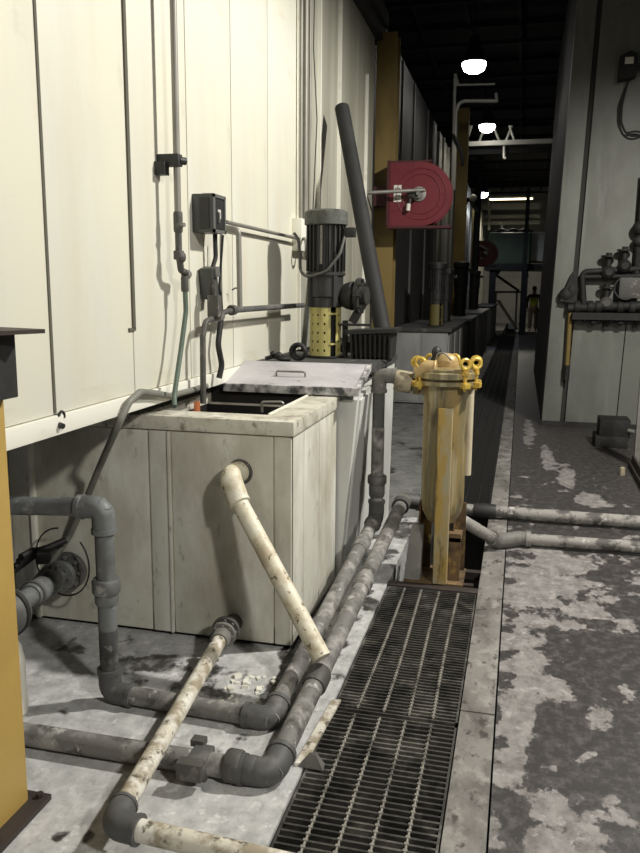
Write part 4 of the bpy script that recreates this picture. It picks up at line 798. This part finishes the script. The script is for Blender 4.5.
# ================================================================== RIGHT SIDE
rw = YR - .05
bc = ony(628, 66, rw - .1); CBX = thing('sensor_box', 'small black box with a pale sticker high on the right wall', 'electrical box', (bc.x, rw - .1, bc.z - .15))
h = .15
MB().prism([(bc.x - .09, rw - .15, bc.z - h), (bc.x + .09, rw - .15, bc.z - h + .03), (bc.x + .09, rw - .15, bc.z + h - .03), (bc.x + .01, rw - .15, bc.z + h), (bc.x - .09, rw - .15, bc.z + h - .05)], (0, .16, 0)).build('housing', 'near_black', CBX)
MB().box(bc.x - .04, bc.x + .05, rw - .155, rw - .15, bc.z + .01, bc.z + .08).build('sticker', 'labelw', CBX); MB().cyl((bc.x + .08, rw - .08, bc.z - .02), (bc.x + .5, rw - .08, bc.z - .02), .022, 8).build('conduit', 'black', CBX)
for k, (dx, w_) in enumerate(((0, .0), (.03, .06))):
    MB().tube([ony(629 + k, 77, rw - .06), ony(622 - k * 2, 105, rw - .06), ony(621 - k, 122, rw - .06), ony(626, 134, rw - .06), ony(634, 137 - k * 6, rw - .06), ony(646, 133, rw - .06)], .011, .2, 8).build('hanging_cable', 'black_rub', CBX)
gz = lambda x, y: ony(x, y, rw - .10)
GA = thing('gas_pipe_train', 'dark gas pipework with valves along the right wall', 'pipework', (gz(610, 325).x, rw - .1, gz(610, 325).z))
m = MB(); m.tube([gz(584, 306), gz(582, 272), gz(600, 271), gz(650, 268)], .035, .06, 10).tube([gz(583, 277), gz(650, 276)], .03, 0, 10); m.build('upper_loop', 'near_black', GA)
m = MB().tube([gz(568, 308), gz(660, 305)], .055, 0, 12); m.build('main_pipe', 'near_black', GA)
for x in (577, 590, 598, 620, 632): p = gz(x, 307); collar(GA, p, (1, 0, 0), .075, .07, 'near_black')
for x, y in ((606, 303), (608, 272), (624, 266)):
    p = gz(x, y); v = MB().lathe(p, (0, -1, .0), [(.05, -.06), (.075, 0), (.075, .06), (.04, .1)], 14).build('valve_body', 'fit_dark' if y > 290 else 'near_black', GA)
    MB().cyl(p, p + V((0, 0, .22)), .035, 10).cyl(p + V((0, 0, .17)), p + V((0, 0, .19)), .09, 12).build('valve_bonnet', 'near_black', v)
p = gz(629, 288); MB().box(p.x - .12, p.x + .13, rw - .2, rw - .05, p.z - .12, p.z + .12, .02).build('regulator', 'fit_dark', GA); MB().torus(p + V((-.04, -.08, 0)), (0, 1, 0), .13, .012, 20, 6).build('tubing_loop', 'black_rub', GA)
a, c = gz(572, 314), gz(660, 318); MB().box(a.x, c.x, rw - .19, rw, c.z - .03, a.z + .02).build('support_shelf', 'near_black', GA)
m = MB()
for k in range(10): x = a.x + .05 + k * .1; m.sphere((x, rw - .12, a.z - .05 - .02 * (k % 3)), .05, (1, .8, .7), 8)
m.build('grimy_underside', 'near_black', GA)
for x in (606, 636): a = gz(x, 322); MB().box(a.x - .02, a.x + .02, rw - .06, rw, a.z - .08, a.z).build('bracket', 'near_black', GA)
a, c = gz(640, 228), gz(640, 300); MB().cyl((a.x - .0, rw - .1, c.z), (a.x, rw - .1, a.z + .6), .03, 8).sphere((a.x, rw - .1, a.z), .085).sphere((a.x, rw - .1, a.z - .15), .07).build('riser', 'near_black', GA)
ya_ = ony(568, 305, rw - .08); yb_ = ony(567, 366, rw - .08)
MB().cyl((yb_.x, rw - .08, yb_.z), (yb_.x, rw - .08, ya_.z), .028, 12).build('drop_pipe', 'yellow_dull', GA, label='thin yellow drop pipe'); MB().cyl((yb_.x, rw - .08, yb_.z - .17), (yb_.x, rw - .08, yb_.z + .01), .036, 12).build('pipe_cap', 'near_black', GA)
m = MB(); q_ = ony(571, 290, rw - .08)
m.hexa([q_ + V((-.12, -.04, -.13)), q_ + V((.07, -.05, -.16)), q_ + V((.07, .06, -.16)), q_ + V((-.12, .06, -.13))], [q_ + V((-.0, -.03, .2)), q_ + V((.06, -.04, .28)), q_ + V((.06, .06, .28)), q_ + V((-.0, .06, .2))]).sphere(q_ + V((-.05, 0, -.06)), .09, (1, .7, 1), 10).sphere(q_ + V((.01, 0, -.02)), .08, (1, .7, 1.6), 10)
m.build('wrapped_joint', 'near_black', GA, label='black ragged wrapping')
bx0 = onz(613, 448); FB = thing('floor_box', 'low dark box on the floor against the right wall', 'box', (bx0.x, bx0.y + .15, 0))
a, c = ony(597, 440, 8.78).x, ony(630, 440, 8.78).x; zt4 = ony(610, 420, 8.78).z
MB().box(a + .02, c, 8.80, 9.12, .10, zt4, .01).build('upper_box', 'near_black', FB); MB().box(a - .02, c - .02, 8.76, 9.12, 0, .12, .01).build('lower_box', 'near_black', FB); MB().cyl((c - .02, 8.80, .19), (c + .04, 8.76, .18), .025, 10).build('spout', 'steel', FB)
# machine frame at right edge
u0 = onz(628, 466); MF = thing('machine_frame', 'dark floor channel with a steel upright at the right edge of the walkway', 'machine frame', (u0.x + .1, u0.y, 0))
e1_ = onz(650, 507); d_ = (e1_ - u0); 
MB().prism([u0, u0 + d_ * 1.05, u0 + d_ * 1.05 + V((.15, 0, 0)), u0 + V((.15, 0, 0))], (0, 0, .05)).prism([u0 + V((.03, 0, .05)), u0 + d_ * 1.05 + V((.03, 0, .05)), u0 + d_ * 1.05 + V((.05, 0, .05)), u0 + V((.05, 0, .05))], (0, 0, .06)).build('floor_channel', 'plate', MF)
us = onz(634, 462, .05); MB().box(us.x, us.x + .05, us.y, us.y + .05, .05, 1.0).box(us.x + .06, us.x + .12, us.y + .02, us.y + .08, .05, 1.0).build('upright', 'steel', MF)
cp = onz(622, 475); MB().cyl((cp.x, cp.y, 0), (cp.x, cp.y, .065), .025, 12).sphere((cp.x, cp.y, .065), .022, (1, 1, .5), 10).build('small_cap', 'beige', None, label='small pale cap standing on the floor beside the dark floor channel', category='cap')

# ================================================================== LIGHT
def shaded_lamp(loc, e, col, r, half, blend):       # bay lamps hang in deep shades: nothing goes up to the roof
    d = bpy.data.lights.new('bay_lamp_light', 'SPOT'); d.energy = e; d.color = col; d.shadow_soft_size = r; d.spot_size = 2 * radians(half); d.spot_blend = blend
    o = bpy.data.objects.new('bay_lamp_light', d); COL.objects.link(o); o.location = loc
shaded_lamp((2.2, 4.7, 4.8), 1230, (1, .965, .89), .12, 84, .35)
shaded_lamp((3.4, -1.2, 4.6), 850, (1, .965, .89), .2, 84, .35)
wd = bpy.data.worlds.new('hall'); S.world = wd; wd.use_nodes = True
wd.node_tree.nodes['Background'].inputs['Color'].default_value = (.9, .95, 1, 1); wd.node_tree.nodes['Background'].inputs['Strength'].default_value = .02
S.view_settings.view_transform = 'Standard'; S.view_settings.look = 'None'; S.view_settings.exposure = 0; S.view_settings.gamma = 1; S.view_settings.use_curve_mapping = False
